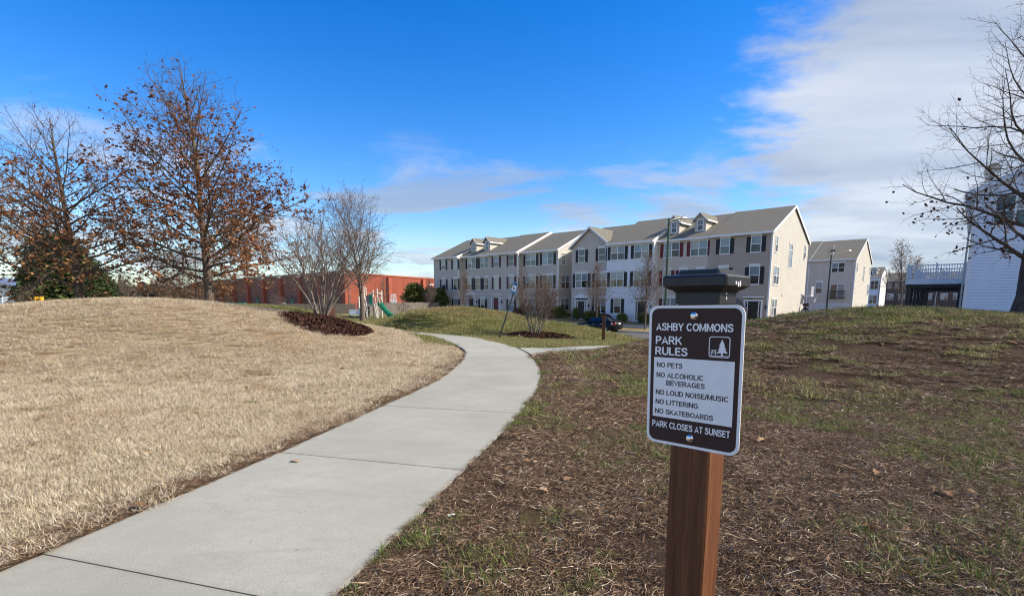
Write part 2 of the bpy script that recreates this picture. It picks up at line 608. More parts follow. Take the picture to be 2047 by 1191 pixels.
# footpath edges (left edge, right edge, a joint here?)
MAIN = [((-3.9, -1.6), (-2.0, -2.1), 1), ((-3.35, 0.75), (-1.45, 0.22), 1), ((-2.83, 2.85), (-0.93, 2.30), 1), ((-2.33, 4.90), (-0.42, 4.36), 1),
        ((-1.87, 7.15), (0.11, 6.66), 1), ((-1.46, 9.30), (0.50, 9.10), 0), ((-1.30, 11.4), (0.62, 11.3), 0), ((-1.28, 13.7), (0.50, 13.5), 1),
        ((-1.46, 15.2), (0.15, 15.7), 0), ((-2.10, 17.4), (-0.75, 18.6), 1), ((-3.3, 20.6), (-2.0, 21.9), 1), ((-5.6, 24.0), (-4.6, 25.2), 1),
        ((-8.2, 27.2), (-7.2, 28.5), 1), ((-10.9, 31.6), (-9.4, 32.1), 1), ((-12.8, 37.5), (-11.3, 37.6), 1)]
BRANCH = [((0.20, 15.72), (0.60, 13.55), 1), ((1.30, 15.85), (1.35, 14.40), 0), ((2.70, 17.0), (3.20, 15.7), 1), ((5.7, 19.2), (6.5, 18.0), 1),
          ((9.9, 24.0), (11.0, 23.0), 1), ((13.0, 29.3), (14.2, 28.5), 1)]


def catmull(P, k):
    P = np.asarray(P, float)
    Q = np.vstack([2 * P[0] - P[1], P, 2 * P[-1] - P[-2]])
    o = []
    for i in range(1, len(Q) - 2):
        for j in range(k):
            t = j / k
            a, b, c_, d = Q[i - 1], Q[i], Q[i + 1], Q[i + 2]
            o.append(0.5 * (2 * b + (c_ - a) * t + (2 * a - 5 * b + 4 * c_ - d) * t * t + (3 * b - 3 * c_ + d - a) * t ** 3))
    o.append(P[-1])
    return np.array(o)


KS = 8
paths = []
for st in (MAIN, BRANCH):
    paths.append((catmull([s[0] for s in st], KS), catmull([s[1] for s in st], KS), [i * KS for i, s in enumerate(st) if s[2]]))
POLYS = [np.vstack([L, R[::-1]]) for L, R, _ in paths]
CENT = [(L + R) / 2 for L, R, _ in paths]


def seg_dist(x, y, poly, closed):
    """distance to a polyline and the side of its nearest segment"""
    best = np.full(x.shape, 1e9)
    side = np.zeros(x.shape)
    n = len(poly)
    for i in range(n if closed else n - 1):
        a, b = poly[i], poly[(i + 1) % n]
        d = b - a
        L2 = max(d @ d, 1e-9)
        t = np.clip(((x - a[0]) * d[0] + (y - a[1]) * d[1]) / L2, 0, 1)
        dx, dy = x - a[0] - t * d[0], y - a[1] - t * d[1]
        q = dx * dx + dy * dy
        m = q < best
        best = np.where(m, q, best)
        side = np.where(m, d[0] * dy - d[1] * dx, side)
    return np.sqrt(best), side


def inside(x, y, poly):
    c_ = np.zeros(x.shape, bool)
    n = len(poly)
    for i in range(n):
        x1, y1 = poly[i]
        x2, y2 = poly[(i + 1) % n]
        if y1 == y2:
            continue
        m = ((y1 > y) != (y2 > y)) & (x < (x2 - x1) * (y - y1) / (y2 - y1) + x1)
        c_ ^= m
    return c_


def path_sd(x, y):
    """signed distance to the footpaths, negative on them"""
    d = np.full(x.shape, 1e9)
    for po in POLYS:
        near = (x > po[:, 0].min() - 3) & (x < po[:, 0].max() + 3) & (y > po[:, 1].min() - 3) & (y < po[:, 1].max() + 3)
        if not near.any():
            continue
        xs, ys = x[near], y[near]
        dd, _ = seg_dist(xs, ys, po, True)
        dd = np.where(inside(xs, ys, po), -dd, dd)
        d[near] = np.minimum(d[near], dd)
    return np.minimum(d, 3.0)


def ground_z(x, y, with_path=True):
    x = np.atleast_1d(np.asarray(x, float))
    y = np.atleast_1d(np.asarray(y, float))
    b = base(x, y)
    m = bumps(x, y)
    s, w = sw(x, y)
    z = b + m
    if with_path:
        sd = path_sd(x, y)
        z = b + m * sstep(0.0, 1.4, sd) + 0.014 * sstep(0.0, 0.10, sd) - 0.06 * (1 - sstep(-0.17, -0.08, sd)) - 0.013 * (1 - sstep(-0.01, 0.03, sd))
    z = np.where((s > 10.05) & (s < 18.75) & (w < 6), street_z(w) - 0.08, z)
    z = np.where((s > -6) & (s < 10.05) & (w < 3) & (w > -56), z - 0.15, z)
    return z


def gz(x, y):
    return float(ground_z(x, y)[0])


def zones(x, y):
    """straw lawn, centre lawn, brown thatch"""
    sd0, side0 = seg_dist(x, y, CENT[0], False)
    sd1, side1 = seg_dist(x, y, CENT[1], False)
    left = side0 > 0
    farr = side1 > 0
    straw = left.astype(float)
    strip = left & (sd0 < 1.9) & (y > 16.5)
    straw = np.where(strip, 0.0, straw)
    far_left = left & (y > 31)
    straw = np.where(far_left, 0.0, straw)
    centre = ((~left) & farr & (y > 13)) | strip | far_left
    brown = (~left) & ~centre
    return straw, centre.astype(float), brown.astype(float)


# ---------------------------------------------------------------- ground sheet
def axis(lo, hi, fine_lo, fine_hi, st):
    a = list(np.arange(fine_lo, fine_hi + 1e-6, st))
    d = st
    q = fine_hi
    while q < hi:
        d = min(d * 1.032, 60)
        q += d
        a.append(q)
    d = st
    q = fine_lo
    pre = []
    while q > lo:
        d = min(d * 1.032, 60)
        q -= d
        pre.append(q)
    return np.array(pre[::-1] + a)


gx = axis(-900, 900, -5.0, 3.6, 0.07)
gy = axis(-40, 1500, 1.2, 9.0, 0.07)
# keep the middle distance fine enough for the mounds
X, Y = np.meshgrid(gx, gy)
sh = X.shape
Zg_ = ground_z(X.ravel(), Y.ravel()).reshape(sh)
rough_n = (np.sin(X * 3.1 + np.cos(Y * 2.3) * 1.7) * np.cos(Y * 2.7 + X * 0.9)) * 0.008
zn = zones(X.ravel(), Y.ravel())
sdg = path_sd(X.ravel(), Y.ravel())
Zg_ = Zg_ + rough_n * (sdg.reshape(sh) > 0.15) * (np.hypot(X, Y) < 60)
ny, nx = sh
ii = (np.arange(ny - 1)[:, None] * nx + np.arange(nx - 1)[None, :]).ravel()
faces = np.stack([ii, ii + 1, ii + nx + 1, ii + nx], 1)

t = NT('ground_soil')
za = t.node('ShaderNodeAttribute', attribute_name='zone')
sepz = t.node('ShaderNodeSeparateColor')
t.link(za.outputs['Color'], sepz.inputs[0])
p = t.pos('World')
big = t.noise(p, 0.33, 6, 0.62, 0.5)
mid = t.noise(p, 2.4, 6, 0.65, 0.4)
fine = t.noise(p, 22.0, 5, 0.75)
vfine = t.noise(p, 90.0, 4, 0.8)
straw_c = t.ramp(fine, [(0.28, (0.17, 0.115, 0.062)), (0.5, (0.34, 0.25, 0.145)), (0.75, (0.50, 0.39, 0.25))])
straw_c = t.mix(t.ramp(mid, [(0.55, (0, 0, 0)), (0.75, (0.45,) * 3)]), straw_c, (0.25, 0.18, 0.10))
cen_c = t.ramp(fine, [(0.28, (0.09, 0.10, 0.03)), (0.5, (0.21, 0.215, 0.07)), (0.75, (0.40, 0.35, 0.17))])
cen_c = t.mix(t.ramp(mid, [(0.48, (0, 0, 0)), (0.7, (0.8,) * 3)]), cen_c, (0.19, 0.135, 0.075))
cen_c = t.mix(t.ramp(big, [(0.5, (0, 0, 0)), (0.66, (0.55,) * 3)]), cen_c, (0.20, 0.145, 0.085))
br_c = t.ramp(fine, [(0.28, (0.025, 0.016, 0.011)), (0.55, (0.075, 0.047, 0.031)), (0.8, (0.18, 0.118, 0.078))])
br_c = t.mix(t.ramp(mid, [(0.55, (0, 0, 0)), (0.75, (0.6,) * 3)]), br_c, (0.15, 0.14, 0.05))
c = t.mix(sepz.outputs[1], br_c, cen_c)
c = t.mix(sepz.outputs[0], c, straw_c)
# bare dirt along the edge of the path
c = t.mix(t.ramp(t.math('ADD', sepz.outputs[2], t.math('MULTIPLY', t.math('SUBTRACT', mid, 0.5), 0.7)), [(0.45, (0, 0, 0)), (0.75, (0.9,) * 3)]), c, (0.055, 0.034, 0.020))
t.color(c)
t.bump(t.math('ADD', t.math('MULTIPLY', fine, 1.0), t.math('MULTIPLY', vfine, 0.4)), 0.8, 0.05)
M['ground'] = t.set(0.95, 0, 0.1)
me = np_mesh('ground', np.stack([X.ravel(), Y.ravel(), Zg_.ravel()], 1), [faces], M['ground'])
ca = me.color_attributes.new('zone', 'FLOAT_COLOR', 'POINT')
dirt = np.clip(1 - sdg / 0.22, 0, 1)
ca.data.foreach_set('color', np.stack([zn[0], zn[1], dirt, np.ones_like(dirt)], 1).astype(np.float32).ravel())
tag(place('ground', me), kind='structure')

# ---------------------------------------------------------------- concrete footpath, slab by slab
for (L, R, joints), nm in zip(paths, ('footpath', 'footpath_branch')):
    root = empty(nm, (0, 0, 0))
    tag(root, kind='structure')
    for a, b in zip(joints[:-1], joints[1:]):
        NC = 9
        rows, rim = [], []
        cnt = b - a
        for k in range(cnt + 1):
            for sub in (range(3) if k < cnt else (0,)):
                f_ = a + k + sub / 3.0
                i0 = int(f_)
                fr = f_ - i0
                l = L[i0] * (1 - fr) + (L[i0 + 1] * fr if fr else 0)
                r = R[i0] * (1 - fr) + (R[i0 + 1] * fr if fr else 0)
                rows.append((l, r))
        gap = 0.005 if nm == 'footpath' else 0.012
        # pull both ends in for the joint
        for e, q in ((0, 1), (-1, -2)):
            l, r = rows[e]
            l2, r2 = rows[q]
            rows[e] = (l + (l2 - l) / np.linalg.norm(l2 - l) * gap, r + (r2 - r) / np.linalg.norm(r2 - r) * gap)
        vs, fs, rv = [], [], []
        n = len(rows)
        us = np.array([0, 0.012, 0.03] + list(np.linspace(0.1, 0.9, NC - 4)) + [0.97, 0.988, 1.0])
        m = len(us)
        wob = rng.normal(0, 0.012, (n, 2))
        for k, (l, r) in enumerate(rows):
            for j, uu in enumerate(us):
                q = l + (r - l) * uu
                if j == 0:
                    q = q + (l - r) / np.linalg.norm(r - l) * wob[k, 0]
                if j == m - 1:
                    q = q + (r - l) / np.linalg.norm(r - l) * wob[k, 1]
                z = float(base(q[0], q[1])) + 0.05 * float(sstep(12, 17, q[1]))
                low_ = 0.010 if j in (0, m - 1) else 0.0
                if k in (0, n - 1):
                    low_ = 0.006
                vs.append((q[0], q[1], z - low_))
                e = min(uu, 1 - uu) * np.linalg.norm(r - l)
                ends = min(k, n - 1 - k)
                rv.append(max(1 - e / 0.10, 0, 0.55 if ends == 0 else 0))
        for k in range(n - 1):
            for j in range(m - 1):
                fs.append((k * m + j, k * m + j + 1, (k + 1) * m + j + 1, (k + 1) * m + j))
        # sides
        loop = [j for j in range(m)] + [k * m + m - 1 for k in range(1, n)] + [(n - 1) * m + j for j in range(m - 2, -1, -1)] + [k * m for k in range(n - 2, 0, -1)]
        o0 = len(vs)
        for i in loop:
            vs.append((vs[i][0], vs[i][1], vs[i][2] - 0.11))
            rv.append(1.0)
        for q in range(len(loop)):
            q2 = (q + 1) % len(loop)
            fs.append((loop[q2], loop[q], o0 + q, o0 + q2))
        me = bpy.data.meshes.new('slab')
        me.from_pydata(vs, [], fs)
        at = me.attributes.new('rim', 'FLOAT', 'POINT')
        at.data.foreach_set('value', np.array(rv, np.float32))
        me.materials.append(M['concrete'])
        me.update()
        place('slab', me, root)


# ---------------------------------------------------------------- street, kerbs, front lawn, pavement (in row coordinates)
def strip(name, s0, s1, zf, mt, w0=-62.0, w1=5.0, n=68, thick=0.0, parent=None):
    """a strip along the street between offsets s0 and s1"""
    mb = MB()
    ws = np.linspace(w0, w1, n)
    for k in range(n - 1):
        q = []
        for w_, s_ in ((ws[k], s0), (ws[k + 1], s0), (ws[k + 1], s1), (ws[k], s1)):
            x, y = uv(w_, -s_)
            q.append((x, y, zf(w_, s_)))
        if thick:
            lo = [(x, y, z - thick) for x, y, z in q]
            mb.add(q + lo, [(0, 3, 2, 1), (0, 1, 5, 4), (2, 3, 7, 6)])
        else:
            mb.add(q, [(0, 3, 2, 1)])
    return tag(mb.build(name, mt, parent), kind='structure')


def lawn_z(w, s):
    zb, kb = float(base_z(w)), float(street_z(w)) + 0.135
    return zb + (kb - zb) * min(max(s / 10.2, 0), 1)


strip('street', 10.2, 18.75, lambda w, s: float(street_z(w)), M['asphalt'])
strip('curb', 10.17, 10.36, lambda w, s: float(street_z(w)) + 0.14, M['kerb'], thick=0.2)
strip('curb_near', 18.5, 18.7, lambda w, s: float(street_z(w)) + 0.13, M['kerb'], thick=0.2)
t = NT('front_lawn')
p = t.pos('World')
f1, f2 = t.noise(p, 14, 5, 0.7), t.noise(p, 0.8, 5, 0.6)
c = t.ramp(f1, [(0.3, (0.16, 0.12, 0.06)), (0.7, (0.36, 0.28, 0.16))])
c = t.mix(t.ramp(f2, [(0.45, (0, 0, 0)), (0.7, (0.8,) * 3)]), c, (0.13, 0.125, 0.045))
t.color(c)
t.bump(f1, 0.7, 0.05)
M['front_lawn'] = t.set(0.95, 0, 0.1)
for i, (a, b) in enumerate(((-6.0, 5.5), (5.5, 6.95), (6.95, 10.17))):
    if i == 1:
        strip('sidewalk', a, b, lambda w, s: lawn_z(w, s) + 0.02, M['kerb'], thick=0.15)
    else:
        strip('front_lawn', a, b, lawn_z, M['front_lawn'], w0=-56)
# alley behind the near row, before the garages
mb = MB()
for q0, q1 in (((-40, 14.6), (14, 44.0)),):
    pts = [uv(q0[0], q0[1]), uv(q1[0], q0[1]), uv(q1[0], q1[1]), uv(q0[0], q1[1])]
    mb.add([(x, y, -0.79) for x, y in pts], [(0, 1, 2, 3)])
tag(mb.build('alley', M['asphalt']), kind='structure')


# ---------------------------------------------------------------- scattered growth (too much of it to count)
def blades(n, rad, lmin, lmax, wid, lean0, lean1, curl, lift=0.0, flat=False):
    """n blades in a round patch -> verts, quads, var"""
    a = rng.uniform(0, 2 * np.pi, n)
    rr = rad * np.sqrt(rng.uniform(0, 1, n))
    bx, by = rr * np.cos(a), rr * np.sin(a)
    az = rng.uniform(0, 2 * np.pi, n)
    L = rng.uniform(lmin, lmax, n)
    lean = np.radians(rng.uniform(lean0, lean1, n))
    cu = rng.normal(0, 1, n) * curl
    yaw = rng.normal(0, 1, n) * curl * (1.6 if flat else 0.6)
    K = 4
    pts = np.zeros((n, K, 3))
    pts[:, 0] = np.stack([bx, by, rng.uniform(0, lift + 1e-6, n)], 1)
    le, aa = lean.copy(), az.copy()
    for k in range(1, K):
        st = L / (K - 1)
        pts[:, k] = pts[:, k - 1] + np.stack([np.sin(le) * np.cos(aa) * st, np.sin(le) * np.sin(aa) * st, np.cos(le) * st], 1)
        le = le + np.abs(cu) * (0.5 if not flat else 0.25)
        aa = aa + yaw
    pts[:, :, 2] = np.maximum(pts[:, :, 2], 0.002)
    sd = np.stack([-np.sin(az), np.cos(az), np.zeros(n)], 1)
    if flat:
        sd = sd * 0.8 + np.array([0, 0, 0.6]) * rng.choice([-1, 1], n)[:, None]
    wt = np.array([0.8, 1.0, 0.75, 0.12]) * 0.5
    ww = wid * rng.uniform(0.7, 1.3, n)
    Lp = pts + sd[:, None, :] * (ww[:, None] * wt)[:, :, None]
    Rp = pts - sd[:, None, :] * (ww[:, None] * wt)[:, :, None]
    v = np.stack([Lp, Rp], 2).reshape(n * K * 2, 3)
    b0 = np.arange(n)[:, None] * K * 2
    q = np.concatenate([np.stack([b0[:, 0] + 2 * k, b0[:, 0] + 2 * k + 1, b0[:, 0] + 2 * k + 3, b0[:, 0] + 2 * k + 2], 1) for k in range(K - 1)])
    var = np.repeat(np.clip(rng.beta(1.25, 1.35, n), 0, 1), K * 2)
    return v, q, var


def blade_mesh(name, mt, *args, **kw):
    v, q, var = blades(*args, **kw)
    return np_mesh(name, v, [q], mt, True, var)


SRC = {}


def source(key, meshes):
    cl = bpy.data.collections.new(key)
    for me in meshes:
        cl.objects.link(bpy.data.objects.new(me.name, me))
    SRC[key] = cl
    return cl


def scatter(name, src, pts, rotz, scl, label, cat, tilt=None):
    n = len(pts)
    me = bpy.data.meshes.new(name)
    me.vertices.add(n)
    me.vertices.foreach_set('co', np.asarray(pts, np.float32).ravel())
    rot = np.zeros((n, 3), np.float32)
    rot[:, 2] = rotz
    if tilt is not None:
        rot[:, :2] = tilt
    a = me.attributes.new('rot', 'FLOAT_VECTOR', 'POINT')
    a.data.foreach_set('vector', rot.ravel())
    a = me.attributes.new('scl', 'FLOAT', 'POINT')
    a.data.foreach_set('value', np.asarray(scl, np.float32))
    a = me.attributes.new('pick', 'INT', 'POINT')
    a.data.foreach_set('value', rng.integers(0, 1000, n).astype(np.int32))
    o = place(name, me)
    tag(o, label, cat, kind='stuff')
    ng = bpy.data.node_groups.new(name, 'GeometryNodeTree')
    ng.interface.new_socket('Geometry', in_out='INPUT', socket_type='NodeSocketGeometry')
    ng.interface.new_socket('Geometry', in_out='OUTPUT', socket_type='NodeSocketGeometry')
    N, Lk = ng.nodes, ng.links
    gi, go = N.new('NodeGroupInput'), N.new('NodeGroupOutput')
    iop = N.new('GeometryNodeInstanceOnPoints')
    ci = N.new('GeometryNodeCollectionInfo')
    ci.inputs['Collection'].default_value = src
    ci.inputs['Separate Children'].default_value = True
    ci.inputs['Reset Children'].default_value = True

    def attr(nm, ty):
        q = N.new('GeometryNodeInputNamedAttribute')
        q.data_type = ty
        q.inputs['Name'].default_value = nm
        return q.outputs['Attribute']
    Lk.new(gi.outputs[0], iop.inputs['Points'])
    Lk.new(ci.outputs[0], iop.inputs['Instance'])
    iop.inputs['Pick Instance'].default_value = True
    Lk.new(attr('pick', 'INT'), iop.inputs['Instance Index'])
    e2r = N.new('FunctionNodeEulerToRotation')
    Lk.new(attr('rot', 'FLOAT_VECTOR'), e2r.inputs[0])
    Lk.new(e2r.outputs[0], iop.inputs['Rotation'])
    Lk.new(attr('scl', 'FLOAT'), iop.inputs['Scale'])
    Lk.new(iop.outputs[0], go.inputs[0])
    md = o.modifiers.new('scatter', 'NODES')
    md.node_group = ng
    return o


def vnoise(x, y, sc, seed=0):
    """cheap smooth value noise 0..1"""
    r = np.random.default_rng(seed)
    tab = r.uniform(0, 1, (64, 64))

    def one(x, y):
        xi, yi = np.floor(x).astype(int), np.floor(y).astype(int)
        fx, fy = x - xi, y - yi
        fx, fy = fx * fx * (3 - 2 * fx), fy * fy * (3 - 2 * fy)
        g = lambda a, b: tab[a % 64, b % 64]
        return (g(xi, yi) * (1 - fx) + g(xi + 1, yi) * fx) * (1 - fy) + (g(xi, yi + 1) * (1 - fx) + g(xi + 1, yi + 1) * fx) * fy
    return 0.6 * one(x * sc, y * sc) + 0.28 * one(x * sc * 2.3 + 7, y * sc * 2.3 + 3) + 0.12 * one(x * sc * 5.1, y * sc * 5.1 + 9)


def field(y0, y1, step, spread=1.3):
    """jittered grid of spots the camera side of the park shows"""
    ys = np.arange(y0, y1, step)
    o = []
    for yy in ys:
        xr = spread * yy + 1.2
        xs = np.arange(-xr, xr, step)
        o.append(np.stack([xs, np.full(len(xs), yy)], 1))
    q = np.concatenate(o)
    return q + rng.uniform(-0.6, 0.6, q.shape) * step


MULCH = []   # (cx, cy, rx, ry, rot) filled in before scattering


def mulch_mask(x, y, grow=1.0):
    m = np.zeros(x.shape, bool)
    for cx_, cy_, rx, ry, ro in MULCH:
        a, b = math.cos(ro), math.sin(ro)
        px, py = (x - cx_) * a + (y - cy_) * b, -(x - cx_) * b + (y - cy_) * a
        m |= (px / (rx * grow)) ** 2 + (py / (ry * grow)) ** 2 < 1
    return m


def spots(y0, y1, step, zone, prob=None, edge=0.03, spread=1.3):
    q = field(y0, y1, step, spread)
    x, y = q[:, 0], q[:, 1]
    sd = path_sd(x, y)
    z = zones(x, y)[zone]
    s, w = sw(x, y)
    keep = (z > 0.5) & (sd > edge) & ~mulch_mask(x, y) & ~((s > -8) & (s < 19.0) & (w < 7))
    if prob is not None:
        keep &= rng.uniform(0, 1, len(x)) < prob(x, y, sd)
    x, y = x[keep], y[keep]
    return np.stack([x, y, ground_z(x, y) - 0.004], 1), sd[keep]
# ---------------------------------------------------------------- trees
def unit(v):
    return v / np.maximum(np.linalg.norm(v, axis=-1, keepdims=True), 1e-9)


def grow(R, start, d, length, r0, npts, wob, trop, tip=0.25):
    """N branches at once -> points (N,npts,3), radii (N,npts)"""
    n = len(start)
    P = np.zeros((n, npts, 3))
    P[:, 0] = start
    d = unit(d)
    st = (length / (npts - 1))[:, None]
    for k in range(1, npts):
        P[:, k] = P[:, k - 1] + d * st
        tr = np.asarray(trop)
        d = unit(d + R.normal(0, wob, (n, 3)) + (np.array([0, 0, 1.0]) * (tr[:, None] if tr.ndim else tr)))
    f = np.linspace(0, 1, npts)
    rad = r0[:, None] * (1 - f * (1 - tip))[None, :]
    return P, rad


def children(R, P, rad, counts, t0, t1, ang0, ang1, lfun, rratio, rmin):
    """spawn children along each parent"""
    n, m, _ = P.shape
    pid = np.repeat(np.arange(n), counts)
    # even spread along the parent with jitter
    t = np.concatenate([(np.arange(c) + R.uniform(0.1, 0.9, c)) / max(c, 1) for c in counts]) if len(pid) else np.zeros(0)
    t = t0 + (t1 - t0) * t
    f = t * (m - 1)
    i0 = np.minimum(f.astype(int), m - 2)
    fr = (f - i0)[:, None]
    s = P[pid, i0] * (1 - fr) + P[pid, i0 + 1] * fr
    pd = unit(P[pid, i0 + 1] - P[pid, i0])
    ref = np.where(np.abs(pd[:, 2:3]) < 0.9, np.array([[0, 0, 1.0]]), np.array([[1.0, 0, 0]]))
    a = unit(np.cross(pd, ref))
    b = np.cross(pd, a)
    az = (np.arange(len(pid)) * 2.39996 + R.uniform(-0.6, 0.6, len(pid)))
    an = np.radians(ang0 + (ang1 - ang0) * t + R.normal(0, 7, len(pid)))
    side = a * np.cos(az)[:, None] + b * np.sin(az)[:, None]
    d = pd * np.cos(an)[:, None] + side * np.sin(an)[:, None]
    L = lfun(t, pid)
    pr = rad[pid, i0] * (1 - fr[:, 0]) + rad[pid, i0 + 1] * fr[:, 0]
    r = np.maximum(pr * rratio * R.uniform(0.8, 1.1, len(pid)), rmin)
    return s, d, L, r, t, pid


def tubes(P, rad, k):
    n, m, _ = P.shape
    d = np.zeros_like(P)
    d[:, 1:-1] = P[:, 2:] - P[:, :-2]
    d[:, 0] = P[:, 1] - P[:, 0]
    d[:, -1] = P[:, -1] - P[:, -2]
    d = unit(d)
    main = unit(P[:, -1] - P[:, 0])
    ref = np.where(np.abs(main[:, 2:3]) < 0.9, np.array([[0, 0, 1.0]]), np.array([[1.0, 0, 0]]))[:, None, :]
    a = unit(np.cross(d, np.broadcast_to(ref, d.shape)))
    b = np.cross(d, a)
    an = 2 * np.pi * np.arange(k) / k
    ring = P[:, :, None, :] + rad[:, :, None, None] * (a[:, :, None, :] * np.cos(an)[None, None, :, None] + b[:, :, None, :] * np.sin(an)[None, None, :, None])
    v = ring.reshape(-1, 3)
    base_ = (np.arange(n) * m * k)[:, None, None]
    kk = np.arange(m - 1)[None, :, None] * k
    i = np.arange(k)[None, None, :]
    j = (np.arange(k) + 1) % k
    q = np.stack([base_ + kk + i, base_ + kk + j, base_ + kk + k + j, base_ + kk + k + i], -1).reshape(-1, 4)
    return v, q


def join(parts):
    vs, qs, o = [], [], 0
    for v, q in parts:
        vs.append(v)
        qs.append(q + o)
        o += len(v)
    return np.concatenate(vs), np.concatenate(qs)


def leaf_quads(R, pos, size, hang=0.5):
    """bent leaf of two quads at each spot"""
    n = len(pos)
    az = R.uniform(0, 2 * np.pi, n)
    dz = R.normal(-hang, 0.5, n)
    d = unit(np.stack([np.cos(az), np.sin(az), dz], 1))
    s = unit(np.cross(d, unit(R.normal(0, 1, (n, 3)))))
    nn = np.cross(d, s)
    L = (size * R.uniform(0.6, 1.25, n))[:, None]
    w = L * 0.34
    mid = pos + d * L * 0.5 + nn * L * 0.14
    end = pos + d * L
    v = np.stack([pos - s * w * 0.35, pos + s * w * 0.35, mid + s * w, mid - s * w, end + s * w * 0.3, end - s * w * 0.3], 1).reshape(-1, 3)
    b = (np.arange(n) * 6)[:, None]
    q = np.concatenate([b + np.array([[0, 1, 2, 3]]), b + np.array([[3, 2, 4, 5]])])
    return v, q


def make_tree(seed, H, trunk_r, spec):
    """spec: dict of level settings; returns trunk, branch arrays and the twig points that may hold leaves"""
    R = np.random.default_rng(seed)
    lv = []
    P, rad = grow(R, np.zeros((1, 3)), np.array([[spec.get('lx', 0), spec.get('ly', 0), 1.0]]), np.array([H * spec.get('lead', 1.0)]), np.array([trunk_r]), 14, spec.get('twob', 0.03), 0.02, 0.06)
    if 'flare' in spec:
        rad[:, 0] *= spec['flare']
    lv.append((P, rad, 9))
    n1 = spec['n1']
    env = spec['env']
    s, d, L, r, t1_, _ = children(R, P, rad, [n1], spec['t0'], 0.985, spec['a0'], spec['a1'], lambda t, pid: env(t) * R.uniform(0.75, 1.12, len(t)), spec.get('rr', 0.48), 0.012)
    P1, r1 = grow(R, s, d, L, r, 9, spec.get('w1', 0.07), spec.get('trop1', 0.03), 0.18)
    lv.append((P1, r1, 6))
    c2 = np.maximum((L * spec['d2']).astype(int), 2)
    s, d, L2, r, t2_, pid2 = children(R, P1, r1, list(c2), 0.16, 0.98, 58, 38, lambda t, pid: L[pid] * (0.52 - 0.30 * t) * R.uniform(0.6, 1.25, len(t)), 0.55, 0.007)
    P2, r2 = grow(R, s, d, L2, r, 6, spec.get('w2', 0.11), spec.get('trop2', 0.05), 0.25)
    lv.append((P2, r2, 4))
    c3 = np.maximum((L2 * spec['d3']).astype(int), 2)
    s, d, L3, r, t3_, pid3 = children(R, P2, r2, list(c3), 0.15, 1.0, 50, 32, lambda t, pid: np.maximum(L2[pid] * (0.55 - 0.2 * t), 0.14) * R.uniform(0.6, 1.3, len(t)), 0.6, spec.get('twig', 0.004))
    P3, r3 = grow(R, s, d, L3, r, 4, 0.16, spec.get('trop3', 0.06), 0.4)
    lv.append((P3, r3, 3))
    if spec.get('d4'):
        c4 = R.poisson(spec['d4'], len(P3))
        s, d, L4, r, _, pid4 = children(R, P3, r3, list(c4), 0.3, 1.0, 45, 35, lambda t, pid: np.maximum(L3[pid] * 0.5, 0.10) * R.uniform(0.6, 1.2, len(t)), 0.7, spec.get('twig', 0.004) * 0.8)
        P4, r4 = grow(R, s, d, L4, r, 3, 0.15, 0.05, 0.5)
        lv.append((P4, r4, 3))
    return R, lv


def tree_meshes(key, R, lv, bark_m, leaf=None, leaf_m=None):
    tv, tq = tubes(*lv[0])
    trunk = np_mesh('trunk', tv, [tq], bark_m)
    bv, bq = join([tubes(*x) for x in lv[1:]])
    limbs = np_mesh('branches', bv, [bq], bark_m)
    lm = None
    if leaf:
        n, size, prob = leaf
        pts = np.concatenate([x[0][:, 1:].reshape(-1, 3) for x in lv[3:]])
        pr = prob(pts)
        pr = pr / pr.sum()
        pick = R.choice(len(pts), n, p=pr)
        pos = pts[pick] + R.normal(0, 0.03, (n, 3))
        v, q = leaf_quads(R, pos, np.full(n, size))
        var = np.repeat(np.clip(R.beta(2.2, 2.2, n) * 0.75 + 0.25 * (pos[:, 2] < np.percentile(pos[:, 2], 40)), 0, 1), 6)
        lm = np_mesh('leaves', v, [q], leaf_m, False, var)
    return trunk, limbs, lm


def put_tree(name, ms, x, y, z, rz, scale, label, cat='tree', group=None):
    e = empty(name, (x, y, z), rz, label, cat, group)
    e.scale = (scale,) * 3 if isinstance(scale, (int, float)) else scale
    place('trunk', ms[0], e)
    b = place('branches', ms[1], e)
    b['kind'] = 'stuff'
    if ms[2]:
        l = place('leaves', ms[2], e)
        l['kind'] = 'stuff'
    return e


# pin oaks: straight leader, low limbs level or drooping, top ascending, half their brown leaves still on
def oak_env(Rm, pk=0.22):
    def f(t):
        return Rm * np.where(t < pk, 0.80 + 0.20 * t / pk, 1.0 * (1 - (np.clip(t - pk, 0, 1) / (1 - pk)) ** 1.7) + 0.12)
    return f


def leaf_prob(hmax, bare):
    def f(p):
        h_ = np.clip(p[:, 2], 0, None) / hmax
        cl = 0.5 + 0.5 * np.sin(p[:, 0] * 3.1 + 1.3 + np.sin(p[:, 2] * 1.9)) * np.sin(p[:, 1] * 3.3 + p[:, 2] * 2.7)
        return np.clip(1 - (h_ / bare) ** 2.2, 0.015, 1) * (0.04 + cl ** 2.6)
    return f


